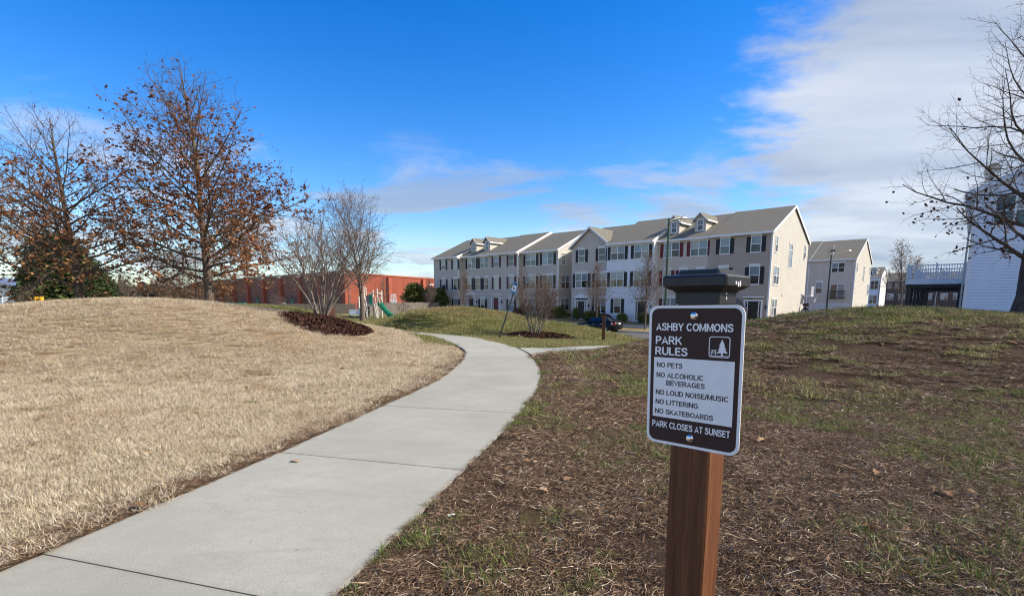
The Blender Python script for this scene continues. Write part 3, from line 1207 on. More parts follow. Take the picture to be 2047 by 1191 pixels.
oak_spec = dict(n1=60, t0=0.17, a0=88, a1=26, env=oak_env(5.2), d2=2.9, d3=4.0, d4=0.9, w1=0.06, trop1=0.035, w2=0.10, trop2=0.04, twig=0.0075, flare=1.5, twob=0.02)
R, lv = make_tree(11, 14.2, 0.25, oak_spec)
oakA = tree_meshes('oak', R, lv, M['bark_oak'], (12500, 0.15, leaf_prob(14.2, 0.86)), M['oak_leaf'])
R, lv = make_tree(23, 11.4, 0.24, dict(oak_spec, n1=46, t0=0.21, a0=84, env=oak_env(5.6, 0.25), a1=36, d2=2.5, d3=3.6))
oakB = tree_meshes('oak', R, lv, M['bark_oak'], (6200, 0.15, leaf_prob(11.4, 0.90)), M['oak_leaf'])
put_tree('oak_tree', oakA, -16.0, 27.0, gz(-16.0, 27.0) - 0.1, 0.4, (0.98, 0.98, 0.93), 'tallest oak, brown leaves below and bare twigs at its top, behind the straw lawn', 'tree', 'oaks behind the straw lawn')
put_tree('oak_tree', oakB, -22.8, 27.0, gz(-22.8, 27.0) - 0.1, 2.1, (0.98, 0.98, 0.92), 'oak with thin brown leaves and grey trunk beside the dark evergreen', 'tree', 'oaks behind the straw lawn')
put_tree('oak_tree', oakB, -25.0, 40.5, gz(-25, 40.5) - 0.2, 4.0, (0.60, 0.60, 0.52), 'small low oak full of brown leaves behind the tallest oak', 'tree', 'oaks behind the straw lawn')
put_tree('oak_tree', oakB, -37.0, 30.0, gz(-37.0, 30.0) - 0.2, 3.3, (0.8, 0.8, 0.85), 'brown leaved oak cut by the frame beside the pale shed', 'tree', 'oaks behind the straw lawn')

# the bare oak on the brown mound by the pale house
def spread_env(t):
    return 6.0 * (1 - ((t - 0.3) ** 2) * 0.9)


R, lv = make_tree(41, 9.4, 0.235, dict(n1=46, t0=0.17, a0=86, a1=30, env=lambda t: 3.7 * np.where(t < 0.35, 0.85 + 0.15 * t / 0.35, 1 - (np.clip(t - 0.35, 0, 1) / 0.65) ** 1.4 * 0.75), d2=3.4, d3=6.5, d4=1.2,
                                      w1=0.10, trop1=0.05, w2=0.12, trop2=0.05, twig=0.0034, rr=0.31, flare=1.6, twob=0.03, lx=0.05))
barek = tree_meshes('bare_oak', R, lv, M['bark_dark'], (520, 0.10, lambda p: np.exp(-((p[:, 2] - 2.3) / 0.8) ** 2) + 0.01), M['redbush'])
put_tree('oak_tree', barek, 14.1, 14.0, gz(14.1, 14.0) - 0.08, 1.2, 1.0, 'nearly bare dark oak on the brown mound beside the pale blue house', 'tree')

# many-stemmed crape myrtles
def make_myrtle(seed, H, nst, spread_):
    R = np.random.default_rng(seed)
    az = np.arange(nst) * 2 * np.pi / nst + R.uniform(-0.3, 0.3, nst)
    tl = R.uniform(0.18, 0.52, nst) * spread_
    s = np.stack([0.16 * np.cos(az), 0.16 * np.sin(az), np.zeros(nst)], 1)
    d = np.stack([np.cos(az) * tl, np.sin(az) * tl, np.ones(nst)], 1)
    L = H * R.uniform(0.62, 0.80, nst)
    P, rad = grow(R, s, d, L, R.uniform(0.036, 0.058, nst) * H / 5.0, 12, 0.07, 0.015, 0.22)
    lv = [(P, rad, 6)]
    s, d, L1, r, _, pid = children(R, P, rad, [9] * nst, 0.28, 0.99, 34, 30, lambda t, pid: H * (0.36 - 0.14 * t) * R.uniform(0.6, 1.2, len(t)), 0.62, 0.010)
    P1, r1 = grow(R, s, d, L1, r, 7, 0.11, 0.05, 0.25)
    lv.append((P1, r1, 4))
    s, d, L2, r, _, pid = children(R, P1, r1, [9] * len(P1), 0.15, 1.0, 42, 30, lambda t, pid: L1[pid] * (0.5 - 0.2 * t) * R.uniform(0.5, 1.2, len(t)), 0.6, 0.006)
    P2, r2 = grow(R, s, d, L2, r, 5, 0.14, 0.05, 0.35)
    lv.append((P2, r2, 3))
    s, d, L3, r, _, pid = children(R, P2, r2, list(R.poisson(3.2, len(P2))), 0.2, 1.0, 45, 30, lambda t, pid: L2[pid] * 0.45 * R.uniform(0.5, 1.3, len(t)), 0.7, 0.0042)
    P3, r3 = grow(R, s, d, L3, r, 3, 0.15, 0.05, 0.5)
    lv.append((P3, r3, 3))
    pods = P3[:, -1][R.uniform(0, 1, len(P3)) < 0.16]
    v, q = leaf_quads(R, pods, np.full(len(pods), 0.06), 0.0)
    tv, tq = tubes(*lv[0])
    bv, bq = join([tubes(*x) for x in lv[1:]])
    return np_mesh('stems', tv, [tq], M['bark_grey']), np_mesh('branches', bv, [bq], M['bark_pear']), np_mesh('seed_pods', v, [q], M['oak_leaf'], False, np.full(len(v), 0.25))


def put_myrtle(ms, x, y, z, rz, sc, label, group):
    e = empty('crape_myrtle', (x, y, z), rz, label, 'tree', group)
    e.scale = sc
    for nm, m_ in zip(('stems', 'branches', 'seed_pods'), ms):
        q = place(nm, m_, e)
        q['kind'] = 'stuff'
    return e


my = make_myrtle(5, 4.9, 13, 1.0)
put_myrtle(my, -7.45, 19.9, gz(-7.45, 19.9) + 0.02, 0.3, (0.95, 0.95, 0.97), 'many stemmed bare crape myrtle in the long mulch bed beside the straw lawn', 'crape myrtles in mulch')
my2 = make_myrtle(9, 3.4, 14, 1.1)
put_myrtle(my2, 1.06, 23.0, gz(1.06, 23.0) + 0.02, 1.7, (0.78, 0.78, 0.98), 'grey bare crape myrtle in a round mulch ring next to the leaning blue sign', 'crape myrtles in mulch')

# round-headed bare tree by the playground
R, lv = make_tree(77, 8.6, 0.19, dict(n1=34, t0=0.24, a0=62, a1=22, env=lambda t: 5.2 * np.sqrt(np.clip(1 - ((t - 0.30) / 0.80) ** 2, 0.05, 1)) * (1.05 - 0.25 * t), d2=2.6, d3=4.2, d4=1.6, w1=0.09, trop1=0.10, w2=0.12, trop2=0.09, twig=0.009, flare=1.3))
rt = tree_meshes('round', R, lv, M['bark_pear'])
put_tree('bare_tree', rt, -12.35, 42.0, gz(-12.35, 42.0) - 0.05, 0.7, (1.12, 1.12, 1.02), 'round headed bare tree with a single grey trunk in front of the playground')

# upright bare pears along the houses
R, lv = make_tree(88, 5.6, 0.085, dict(n1=46, t0=0.25, a0=50, a1=22, env=lambda t: 3.1 * (1.02 - 0.72 * t), d2=4.0, d3=5.5, d4=1.6, w1=0.06, trop1=0.12, w2=0.09, trop2=0.10, twig=0.009))
pear = tree_meshes('pear', R, lv, M['bark_pear'], (260, 0.10, lambda p: np.clip(p[:, 2] - 2.4, 0.01, 3)), M['oak_leaf'])
R, lv = make_tree(91, 5.2, 0.08, dict(n1=42, t0=0.25, a0=52, a1=24, env=lambda t: 2.8 * (1.02 - 0.7 * t), d2=4.0, d3=5.5, d4=1.6, w1=0.07, trop1=0.12, w2=0.09, trop2=0.10, twig=0.009))
pear2 = tree_meshes('pear', R, lv, M['bark_pear'], (200, 0.10, lambda p: np.clip(p[:, 2] - 2.4, 0.01, 3)), M['oak_leaf'])
FPEAR = [(-14.15, 8.6, pear, 1.07, 0.2, 'upright bare pear by the kerb before the white townhouse, behind the dark car'),
         (-21.0, 8.3, pear2, 0.98, 1.9, 'upright bare pear growing before the grey gable fronted townhouse'),
         (-8.6, 8.6, pear, 1.20, 3.1, 'upright bare pear whose top shows over the black post cap'),
         (-37.1, 6.4, pear2, 1.0, 4.4, 'upright bare pear between the pediment door and the red door'),
         (-44.4, 6.0, pear, 0.86, 5.2, 'upright bare pear at the far end unit of the grey row')]
for w_, s_, ms, sc, rz, lb in FPEAR:
    x, y = uv(w_, -s_)
    put_tree('pear_tree', ms, x, y, lawn_z(w_, s_) - 0.02, rz, (sc * 0.95, sc * 0.95, sc), lb, 'tree', 'bare pears along the houses')
# bare trees beyond the mounds
for x, y, ms, sc, rz, lb in [(58.0, 76.0, pear2, 1.9, 0.5, 'thin pale stemmed tree with a few brown leaves before the brown row'),
                             (60.6, 77.5, pear, 1.45, 2.5, 'slim bare tree standing next to the pale stemmed tree and the deck'),
                             (33.5, 30.0, pear2, 0.9, 1.0, 'leafless thicket tree against the pale blue siding by the oak trunk')]:
    put_tree('bare_tree', ms, x, y, -0.9, rz, sc, lb, 'tree')
for x, y, sc, rz, lb in [(-62.0, 92.0, 0.62, 0.5, 'low bare tree on the horizon between the two brown oaks'),
                         (-72.0, 96.0, 0.62, 2.0, 'hazy bare tree on the horizon beside the utility pole'),
                         (-55.0, 90.0, 0.52, 3.0, 'low bare tree on the horizon close by the tallest oak trunk')]:
    put_tree('bare_tree', rt, x, y, 0.2, rz, (sc * 1.25, sc * 1.25, sc), lb, 'tree', 'bare trees on the horizon')


# leafy evergreens: twig sprays filling a crown volume
def evergreen_meshes(seed, H, Rx, n, size, shape, leaf_m, trunk_r=0.1, t0=0.1):
    R = np.random.default_rng(seed)
    tv, tq = tubes(*grow(R, np.zeros((1, 3)), np.array([[0, 0, 1.0]]), np.array([H * 0.93]), np.array([trunk_r]), 8, 0.02, 0.02, 0.1), 6)
    trunk = np_mesh('trunk', tv, [tq], M['bark_dark'])
    nc = n // 26
    tt = R.uniform(0, 1, nc) ** 0.85
    az = R.uniform(0, 2 * np.pi, nc)
    rr = shape(tt) * Rx * np.sqrt(R.uniform(0.25, 1, nc)) * R.uniform(0.75, 1.16, nc)
    cc = np.stack([rr * np.cos(az), rr * np.sin(az), H * (t0 + (1 - t0) * tt)], 1)
    pos = np.repeat(cc, 26, 0) + R.normal(0, 1, (nc * 26, 3)) * np.array([0.12, 0.12, 0.12]) * Rx * 1.15
    v, q = leaf_quads(R, pos, np.full(len(pos), size), -0.2)
    var = np.repeat(np.repeat(R.beta(2, 2, nc), 26) * 0.6 + R.uniform(0, 0.4, len(pos)), 6)
    lm = np_mesh('leaves', v, [q], leaf_m, False, var)
    return trunk, lm


def put_evergreen(name, ms, x, y, z, rz, sc, label, cat='tree', group=None):
    e = empty(name, (x, y, z), rz, label, cat, group)
    e.scale = (sc,) * 3 if isinstance(sc, (int, float)) else sc
    place('trunk', ms[0], e)
    l = place('crown', ms[1], e)
    l['kind'] = 'stuff'
    return e


big_ev = evergreen_meshes(3, 7.5, 3.2, 15000, 0.34, lambda t: np.clip(1.05 - t, 0.06, 1) ** 0.6 * np.clip(t * 9 + 0.35, 0, 1), M['evergreen'], 0.16, 0.03)
for x, y, sc, rz, lb in [(-43.8, 50.0, (1.1, 1.1, 0.92), 0.3, 'dark evergreen tree at the left of the oak trunk, above the yellow barrels'),
                         (-46.6, 52.5, (1.05, 1.05, 0.95), 1.9, 'dark evergreen next to the white shed'),
                         (-46.3, 55.5, (1.0, 1.0, 0.70), 3.7, 'shorter dark evergreen right behind the oak trunk')]:
    put_evergreen('evergreen_tree', big_ev, x, y, 0.2, rz, sc, lb, 'tree', 'evergreens by the shed')
con = evergreen_meshes(4, 4.2, 1.25, 5200, 0.22, lambda t: np.clip(1.02 - t, 0.05, 1) ** 0.45 * np.clip(t * 6 + 0.3, 0, 1), M['conifer'], 0.08, 0.36)
for x, y, sc, rz, lb in [(-15.4, 80.5, (1.55, 1.55, 1.0), 0.3, 'largest clipped evergreen above the wooden fence by the brick wall'),
                         (-12.9, 80.0, (1.05, 1.05, 0.86), 2.0, 'middle evergreen of three over the wooden fence'),
                         (-11.2, 79.3, (1.15, 1.15, 0.82), 4.0, 'evergreen over the fence touching the end townhouse')]:
    put_evergreen('clipped_evergreen', con, x, y, -0.35, rz, sc, lb, 'tree', 'evergreens above the fence')
shr = evergreen_meshes(6, 1.0, 0.62, 3200, 0.10, lambda t: np.sqrt(np.clip(1 - (t - 0.35) ** 2 * 2.0, 0.05, 1)), M['conifer'], 0.03, 0.05)
rsh = evergreen_meshes(8, 1.0, 0.62, 2600, 0.10, lambda t: np.sqrt(np.clip(1 - (t - 0.35) ** 2 * 2.0, 0.05, 1)), M['redbush'], 0.03, 0.05)
SHR = [(-30.9, 1.6, rsh, (1.7, 1.2, 1.0), 'rust brown shrub at the party wall of the grey row'),
       (-26.9, 1.5, shr, (1.05, 1.05, 1.05), 'green shrub left of the corner of the grey row behind the crape myrtle'),
       (-24.9, 1.1, shr, (1.9, 1.2, 1.25), 'wide green shrub filling the gap between the two rows'),
       (-21.7, 1.5, shr, (0.75, 0.75, 1.30), 'narrow green shrub before the door under the left gable'),
       (-19.4, 1.4, shr, (2.1, 1.1, 1.0), 'low wide green shrub under the gable unit window above the car'),
       (-17.4, 1.4, rsh, (1.0, 1.0, 0.7), 'twiggy brown shrub at the white downspout'),
       (-15.2, 1.5, shr, (0.95, 0.95, 0.85), 'round green shrub under the white townhouse window'),
       (-12.3, 1.7, shr, (1.15, 1.0, 0.95), 'round green shrub next to the white townhouse door'),
       (-39.9, 1.2, rsh, (1.2, 1.0, 1.0), 'dark shrub below the window between two pear trees'),
       (-41.0, 1.0, rsh, (0.8, 0.8, 1.1), 'small dark shrub beside the pediment door')]
for w_, s_, ms, sc, lb in SHR:
    x, y = uv(w_, -s_)
    put_evergreen('foundation_shrub', ms, x, y, lawn_z(w_, s_) - 0.05, w_, sc, lb, 'shrub', 'shrubs along the house fronts')
# leafless brush by the fence behind the playground
R, lv = make_tree(60, 2.6, 0.05, dict(n1=24, t0=0.05, a0=50, a1=20, env=lambda t: 1.9 * (1.05 - 0.8 * t), d2=4, d3=5, d4=0.8, w1=0.1, trop1=0.06, twig=0.010))
brush = tree_meshes('brush', R, lv, M['bark_pear'])
for x, y, sc, rz, lb in [(-14.6, 58.0, (1.25, 1.25, 1.6), 0.0, 'tall leafless brush right behind the green slide'),
                         (-13.0, 61.0, (1.2, 1.2, 1.0), 2.0, 'low leafless brush at the foot of the wooden fence'),
                         (-21.5, 60.0, (1.7, 1.7, 1.0), 1.0, 'wide leafless brush between the litter bin and the playground'),
                         (-28.5, 62.0, (1.7, 1.7, 0.9), 4.0, 'pale leafless brush behind the crape myrtle stems'),
                         (-43.5, 46.0, (1.3, 1.3, 1.0), 3.0, 'small bare sapling before the dark evergreens')]:
    put_tree('leafless_shrub', brush, x, y, gz(x, y) - 0.05, rz, sc, lb, 'shrub', 'leafless brush behind the park')
# ---------------------------------------------------------------- houses
def lap_wall(mb, x0, x1, z0, top, openings, xf, lap=0.2, out=0.020):
    """clapboard wall with real courses. top: height or function of x giving (xa, xb) range at height z via gable tuple
    (eave_z, peak_x, peak_z). xf maps (x, outward, z) to local space."""
    if isinstance(top, tuple):
        ez, px, pz = top
        zmax = pz

        def rng_at(z):
            if z <= ez:
                return x0, x1
            f_ = (z - ez) / (pz - ez)
            return x0 + (px - x0) * f_, x1 + (px - x1) * f_
    else:
        zmax, ez = top, top

        def rng_at(z):
            return x0, x1
    zs = set(np.round(np.arange(z0, zmax, lap), 4)) | set(np.round(np.arange(z0 + 0.66 * lap, zmax, lap), 4)) | {round(zmax, 4), round(min(ez, zmax), 4)}
    for o in openings:
        zs |= {round(o[2], 4), round(o[3], 4)}
    zs = sorted(z for z in zs if z0 <= z <= zmax + 1e-6)
    for za, zb in zip(zs[:-1], zs[1:]):
        if zb - za < 1e-3:
            continue
        k = math.floor((za - z0) / lap + 1e-4)
        def ph(z):
            f_ = (z - (z0 + k * lap)) / lap
            return out * (1 - 0.15 * f_ / 0.66) if f_ <= 0.66 else out * 0.85 * (1 - (f_ - 0.66) / 0.34)
        oa, ob = ph(za), ph(zb)
        zm = (za + zb) / 2
        xa0, xa1 = rng_at(za)
        xb0, xb1 = rng_at(zb)
        act = sorted((o[0], o[1]) for o in openings if o[2] < zm < o[3])
        segs, cur = [], None
        cuts = []
        last = None
        for a, b in act:
            cuts.append((last, a))
            last = b
        cuts.append((last, None))
        for a, b in cuts:
            pa0, pb0 = (xa0, xb0) if a is None else (a, a)
            pa1, pb1 = (xa1, xb1) if b is None else (b, b)
            if pa1 - pa0 < 1e-4 and pb1 - pb0 < 1e-4:
                continue
            mb.add([xf(pa0, oa, za), xf(pa1, oa, za), xf(pb1, ob, zb), xf(pb0, ob, zb)], [(0, 1, 2, 3)])
            if abs(oa - out) < 1e-4:
                mb.add([xf(pa0, 0, za), xf(pa1, 0, za), xf(pa1, oa, za), xf(pa0, oa, za)], [(0, 1, 2, 3)])


CACHE = {}


def cached(key, fn):
    if key not in CACHE:
        CACHE[key] = fn()
    return CACHE[key]


def window_frame(w, h, cols, head):
    mb = MB()
    c = 0.075
    mb.box(-w / 2 - c, -w / 2, -0.055, 0.06, -0.05, h + c)
    mb.box(w / 2, w / 2 + c, -0.055, 0.06, -0.05, h + c)
    mb.box(-w / 2, w / 2, -0.058, 0.06, h, h + c)
    mb.box(-w / 2 - c, w / 2 + c, -0.075, 0.06, -0.11, -0.05)
    mb.box(-w / 2, w / 2, -0.05, 0.06, -0.05, 0.0)
    sw_ = w / cols
    for i in range(1, cols):
        mb.box(-w / 2 + i * sw_ - 0.05, -w / 2 + i * sw_ + 0.05, -0.05, 0.06, 0, h)
    for i in range(cols):
        a, b = -w / 2 + i * sw_ + (0.05 if i else 0), -w / 2 + (i + 1) * sw_ - (0.05 if i < cols - 1 else 0)
        mb.box(a, b, -0.03, 0.055, h * 0.5 - 0.035, h * 0.5 + 0.035)
    if head:
        mb.box(-w / 2 - c - 0.02, w / 2 + c + 0.02, -0.08, 0.05, h + c, h + c + 0.14)
        mb.box(-w / 2 - c - 0.07, w / 2 + c + 0.07, -0.13, 0.05, h + c + 0.14, h + c + 0.20)
    return mb.mesh('window', M['white_trim'])


def pane_mesh(w, h, mt):
    mb = MB()
    mb.box(-w / 2, w / 2, 0.0, 0.03, 0, h)
    return mb.mesh('pane', mt)


def add_window(root, loc, rz, w, h, cols=1, head=True):
    fr = place('window', cached(('wf', w, h, cols, head), lambda: window_frame(w, h, cols, head)), root, loc, (0, 0, rz))
    sw_ = w / cols
    for i in range(cols):
        a, b = -w / 2 + i * sw_ + (0.05 if i else 0), -w / 2 + (i + 1) * sw_ - (0.05 if i < cols - 1 else 0)
        pw, ph = round(b - a, 3), round(h * 0.5 - 0.035, 3)
        pl_ = cached(('pl', pw, ph), lambda: pane_mesh(pw, ph, M['pane_dark']))
        pu_ = cached(('pu', pw, ph), lambda: pane_mesh(pw, ph, M['pane_blind']))
        kind_ = random.random()
        pc_ = cached(('pc', pw, ph), lambda: pane_mesh(pw, ph, M['pane_half']))
        if kind_ < 0.15:
            pu_ = pl_
        elif kind_ < 0.45:
            pu_ = pc_
            if kind_ < 0.25:
                pl_ = pc_
        elif kind_ > 0.90:
            pl_ = pu_
        place('pane', pl_, fr, ((a + b) / 2, -0.012, 0.0))
        place('pane', pu_, fr, ((a + b) / 2, -0.018, h * 0.5 + 0.035))
    return fr


def shutter_mesh(h, mt):
    mb = MB()
    w = 0.38
    mb.box(-w / 2, -w / 2 + 0.05, -0.05, 0.0, 0, h)
    mb.box(w / 2 - 0.05, w / 2, -0.05, 0.0, 0, h)
    for z in (0.0, h * 0.5 - 0.04, h - 0.08):
        mb.box(-w / 2 + 0.05, w / 2 - 0.05, -0.047, 0.0, z, z + 0.08)
    mb.box(-w / 2 + 0.05, w / 2 - 0.05, -0.03, 0.0, 0.08, h - 0.08)
    return mb.mesh('shutter', mt)


def add_shutters(root, x, y, z, w, h, key, rz=0.0):
    sm = cached(('sh', key, h), lambda: shutter_mesh(h, M[key]))
    for sgn in (-1, 1):
        dx = sgn * (w / 2 + 0.075 + 0.20)
        place('shutter', sm, root, (x + dx * math.cos(rz), y + dx * math.sin(rz), z), (0, 0, rz))


def add_door(root, x, y, z, door_m, pediment, h=2.15):
    """entry with panelled door, sidelights, white surround; origin on the wall face"""
    mb = MB()
    for s_ in (-1, 1):
        mb.box(s_ * 0.82 - 0.09, s_ * 0.82 + 0.09, -0.10, 0.05, 0, h + 0.05)
        mb.box(s_ * 0.53 - 0.04, s_ * 0.53 + 0.04, -0.05, 0.05, 0, h)
    mb.box(-0.91, 0.91, -0.105, 0.05, h + 0.05, h + 0.14)
    mb.box(-1.0, 1.0, -0.16, 0.05, h + 0.40, h + 0.52)
    mb.box(-0.91, 0.91, -0.07, 0.05, h + 0.14, h + 0.20)
    mb.box(-0.95, 0.95, -0.5, 0.04, -0.16, -0.005)
    if pediment:
        mb.prism([(-1.05, h + 0.52), (1.05, h + 0.52), (0, h + 1.02)], 'y', -0.16, 0.05)
    d = mb.build('door_surround', M['white_trim'], root, (x, y, z))
    mb = MB()
    mb.box(-0.49, 0.49, -0.02, 0.03, 0.0, h)
    for px_ in (-0.24, 0.24):
        for z0, z1 in ((0.15, 0.75), (0.9, 1.45), (1.6, 2.0)):
            mb.box(px_ - 0.16, px_ + 0.16, -0.032, -0.015, z0, z1)
    mb.build('door', door_m, d)
    mb = MB()
    mb.tube([(0.40, -0.07, 1.0), (0.40, -0.02, 1.0)], 0.035)
    mb.build('door_knob', M['galv'], d)
    for s_ in (-1, 1):
        mb = MB()
        mb.box(s_ * 0.65 - 0.08, s_ * 0.65 + 0.08, -0.01, 0.03, 0.05, h)
        mb.build('sidelight', M['pane_dark'], d)
    mb = MB()
    mb.box(-0.9, 0.9, -0.01, 0.03, h + 0.20, h + 0.40)
    mb.build('transom', M['pane_dark'], d)
    mb = MB()
    mb.box(1.12, 1.24, -0.14, 0.0, 1.45, 1.75).box(1.15, 1.21, -0.10, 0.0, 1.75, 1.83)
    mb.build('wall_lamp', M['black_paint'], d)


EAVE, RIDGE, DEEP = 8.12, 11.25, 14.2
SLOPE = (RIDGE - EAVE) / (DEEP / 2)


def roof_slab(x0, x1, v0, v1, z_at, th=0.12, ov=0.35):
    """gable roof running along x; v0..v1 are the eaves with overhang"""
    mid_ = (v0 + v1) / 2
    a, b = v0 - ov, v1 + ov
    pr = [(a, z_at(a)), (mid_, z_at(mid_)), (b, z_at(b)), (b, z_at(b) - th), (mid_, z_at(mid_) - th), (a, z_at(a) - th)]
    return MB().prism([(q, z) for q, z in pr], 'x', x0, x1)


def townhouse(name, u0, u1, off, siding, label, spec, side_m='cream', right_open=(), depth=DEEP, root_uv=None, zb=None, group='three storey townhouses in the near rows', main_roof_from=None):
    """u0..u1 along the row, off = how far the front stands proud of the row line"""
    W = u1 - u0
    gb_ = float(base_z((u0 + u1) / 2)) if zb is None else zb
    gb_ -= 0.12
    x, y = uv(u0, -off) if root_uv is None else root_uv
    e = empty(name, (x, y, 0), RZ, label, 'townhouse', group)
    D = depth + off
    fz = lambda z: z
    ops = []
    for wd in spec.get('win', ()):
        xc, z, w, h = wd[:4]
        ops.append((xc - w / 2 - 0.06, xc + w / 2 + 0.06, z - 0.1, z + h + 0.06))
    for xc, _, _ in spec.get('doors', ()):
        ops.append((xc - 0.9, xc + 0.9, gb_, gb_ + 0.14 + 2.6))
    ops += list(spec.get('holes', ()))
    top = EAVE - 0.02 if 'gable' not in spec else (EAVE, W / 2, EAVE + 2.15)
    mb = MB()
    lap_wall(mb, 0, W, gb_, top, ops, lambda a, o, z: (a, -o, z))
    mb.build('front_wall', M[siding], e)
    # side and back walls
    vz = lambda v: EAVE + SLOPE * (v + off if v < depth / 2 else depth - v) if True else 0
    mid_v = D / 2
    pk = EAVE + SLOPE * D / 2
    mb = MB()
    lap_wall(mb, 0, D, gb_, (EAVE, mid_v, pk - 0.02), [(o[0], o[1], o[2], o[3]) for o in right_open], lambda a, o, z: (W + o, a, z))
    mb.build('side_wall', M[side_m], e)
    mb = MB()
    mb.add([(0, 0, gb_), (0, D, gb_), (0, D, EAVE), (0, mid_v, pk - 0.02), (0, 0, EAVE)], [(4, 3, 2, 1, 0)])
    mb.build('side_wall', M[side_m], e)
    mb = MB()
    mb.box(0.01, W - 0.01, D - 0.02, D, gb_, EAVE - 0.03)
    mb.build('back_wall', M[siding], e)
    # roof
    zat = lambda v: EAVE + 0.13 + SLOPE * (v if v <= mid_v else D - v)
    lft, rgt = spec.get('over', (0.02, 0.02))
    mb = roof_slab(-lft, W + rgt, 0.0 if main_roof_from is None else 0.42, D, zat)
    rf = mb.build('roof', M['shingles'], e)
    # white rake boards up both slopes of the right side
    if rgt >= 0.02 or spec.get('rake', True):
        mb = MB()
        r_ = W + rgt
        for v0, v1 in ((-0.36, mid_v), (D + 0.36, mid_v)):
            z0, z1 = zat(v0) if v0 < mid_v else zat(v0), zat(v1)
            w_ = 0.26
            mb.add([(r_ + 0.004, v0, z0 - w_), (r_ + 0.004, v1, z1 - w_), (r_ + 0.004, v1, z1 + 0.012), (r_ + 0.004, v0, z0 + 0.012),
                    (r_ + 0.05, v0, z0 - w_), (r_ + 0.05, v1, z1 - w_), (r_ + 0.05, v1, z1 + 0.012), (r_ + 0.05, v0, z0 + 0.012)],
                   [(0, 1, 2, 3), (7, 6, 5, 4), (0, 4, 5, 1), (3, 2, 6, 7), (0, 3, 7, 4), (1, 5, 6, 2)])
        mb.build('rake_board', M['white_trim'], e)
    # fascia with gutter, corner board, downspout
    mb = MB()
    if 'gable' not in spec:
        zf = zat(-0.35) - 0.12
        mb.box(-lft + 0.01, W + rgt - 0.01, -0.46, -0.354, zf - 0.10, zf + 0.11)
        mb.box(-lft + 0.02, W + rgt - 0.02, -0.354, 0.0, zf - 0.06, zf - 0.03)
        mb.build('gutter', M['white_trim'], e)
    mb = MB()
    mb.box(W - 0.10, W + 0.045, -0.045, 0.10, gb_, EAVE - 0.12)
    mb.build('corner_board', M['white_trim'], e)
    if spec.get('spout', True):
        mb = MB()
        sx = spec.get('spout_x', 0.10)
        mb.box(sx - 0.05, sx + 0.05, -0.12, -0.03, gb_, EAVE - 0.3)
        mb.bar((sx, -0.08, EAVE - 0.32), (sx, -0.40, EAVE - 0.10), 0.09, 0.09)
        mb.build('downspout', M['white_trim'], e)
    for wd in spec.get('win', ()):
        xc, z, w, h = wd[:4]
        cols = 2 if w > 1.3 else 1
        add_window(e, (xc, -0.005, z), 0, w, h, cols, True)
        if spec.get('shut') and (len(wd) < 5 or wd[4]):
            add_shutters(e, xc, -0.022, z - 0.02, w, h, spec['shut'])
    for xc, dm, ped in spec.get('doors', ()):
        add_door(e, xc, -0.005, gb_ + 0.14, M[dm], ped)
    for q in right_open:
        v0, v1, z0, z1, kind_ = q
        w, h = v1 - v0 - 0.12, z1 - z0 - 0.16
        if kind_ == 'arch':
            arch_window(e, W, (v0 + v1) / 2, z0 + 0.1, w, h)
        else:
            add_window(e, (W + 0.005, (v0 + v1) / 2, z0 + 0.1), math.pi / 2, round(w, 2), round(h, 2), 2 if w > 1.3 else 1, False)
    for xc in spec.get('dormers', ()):
        dormer(e, xc, zat, spec.get('dorm_m', siding), side_m)
    if 'gable' in spec:
        cross_gable(e, W, zat)
    return e, gb_, D, zat


def arch_window(e, W, vc, z, w, h):
    """tall window with a half-round head on the right side wall"""
    hs = h - w / 2
    mb = MB()

    def ring(r, x):
        pts = [(x, vc - r, z - (r - w / 2)), (x, vc - r, z + hs)]
        pts += [(x, vc - r * math.cos(a), z + hs + r * math.sin(a)) for a in np.linspace(0.15, math.pi - 0.15, 9)]
        pts += [(x, vc + r, z + hs), (x, vc + r, z - (r - w / 2))]
        return pts
    a, b, c_, d = ring(w / 2, W + 0.06), ring(w / 2 + 0.08, W + 0.06), ring(w / 2 + 0.08, W - 0.05), ring(w / 2, W - 0.05)
    mb.loft([a, b, c_, d, a], caps=False)
    mb.box(W - 0.02, W + 0.05, vc - w / 2, vc + w / 2, z + hs - 0.04, z + hs + 0.04)
    fr = mb.build('window', M['white_trim'], e)
    mb = MB()
    r0 = ring(w / 2 - 0.002, W + 0.024)
    mb.add(r0, [tuple(range(len(r0)))])
    mb.build('pane', M['pane_blind'], fr)


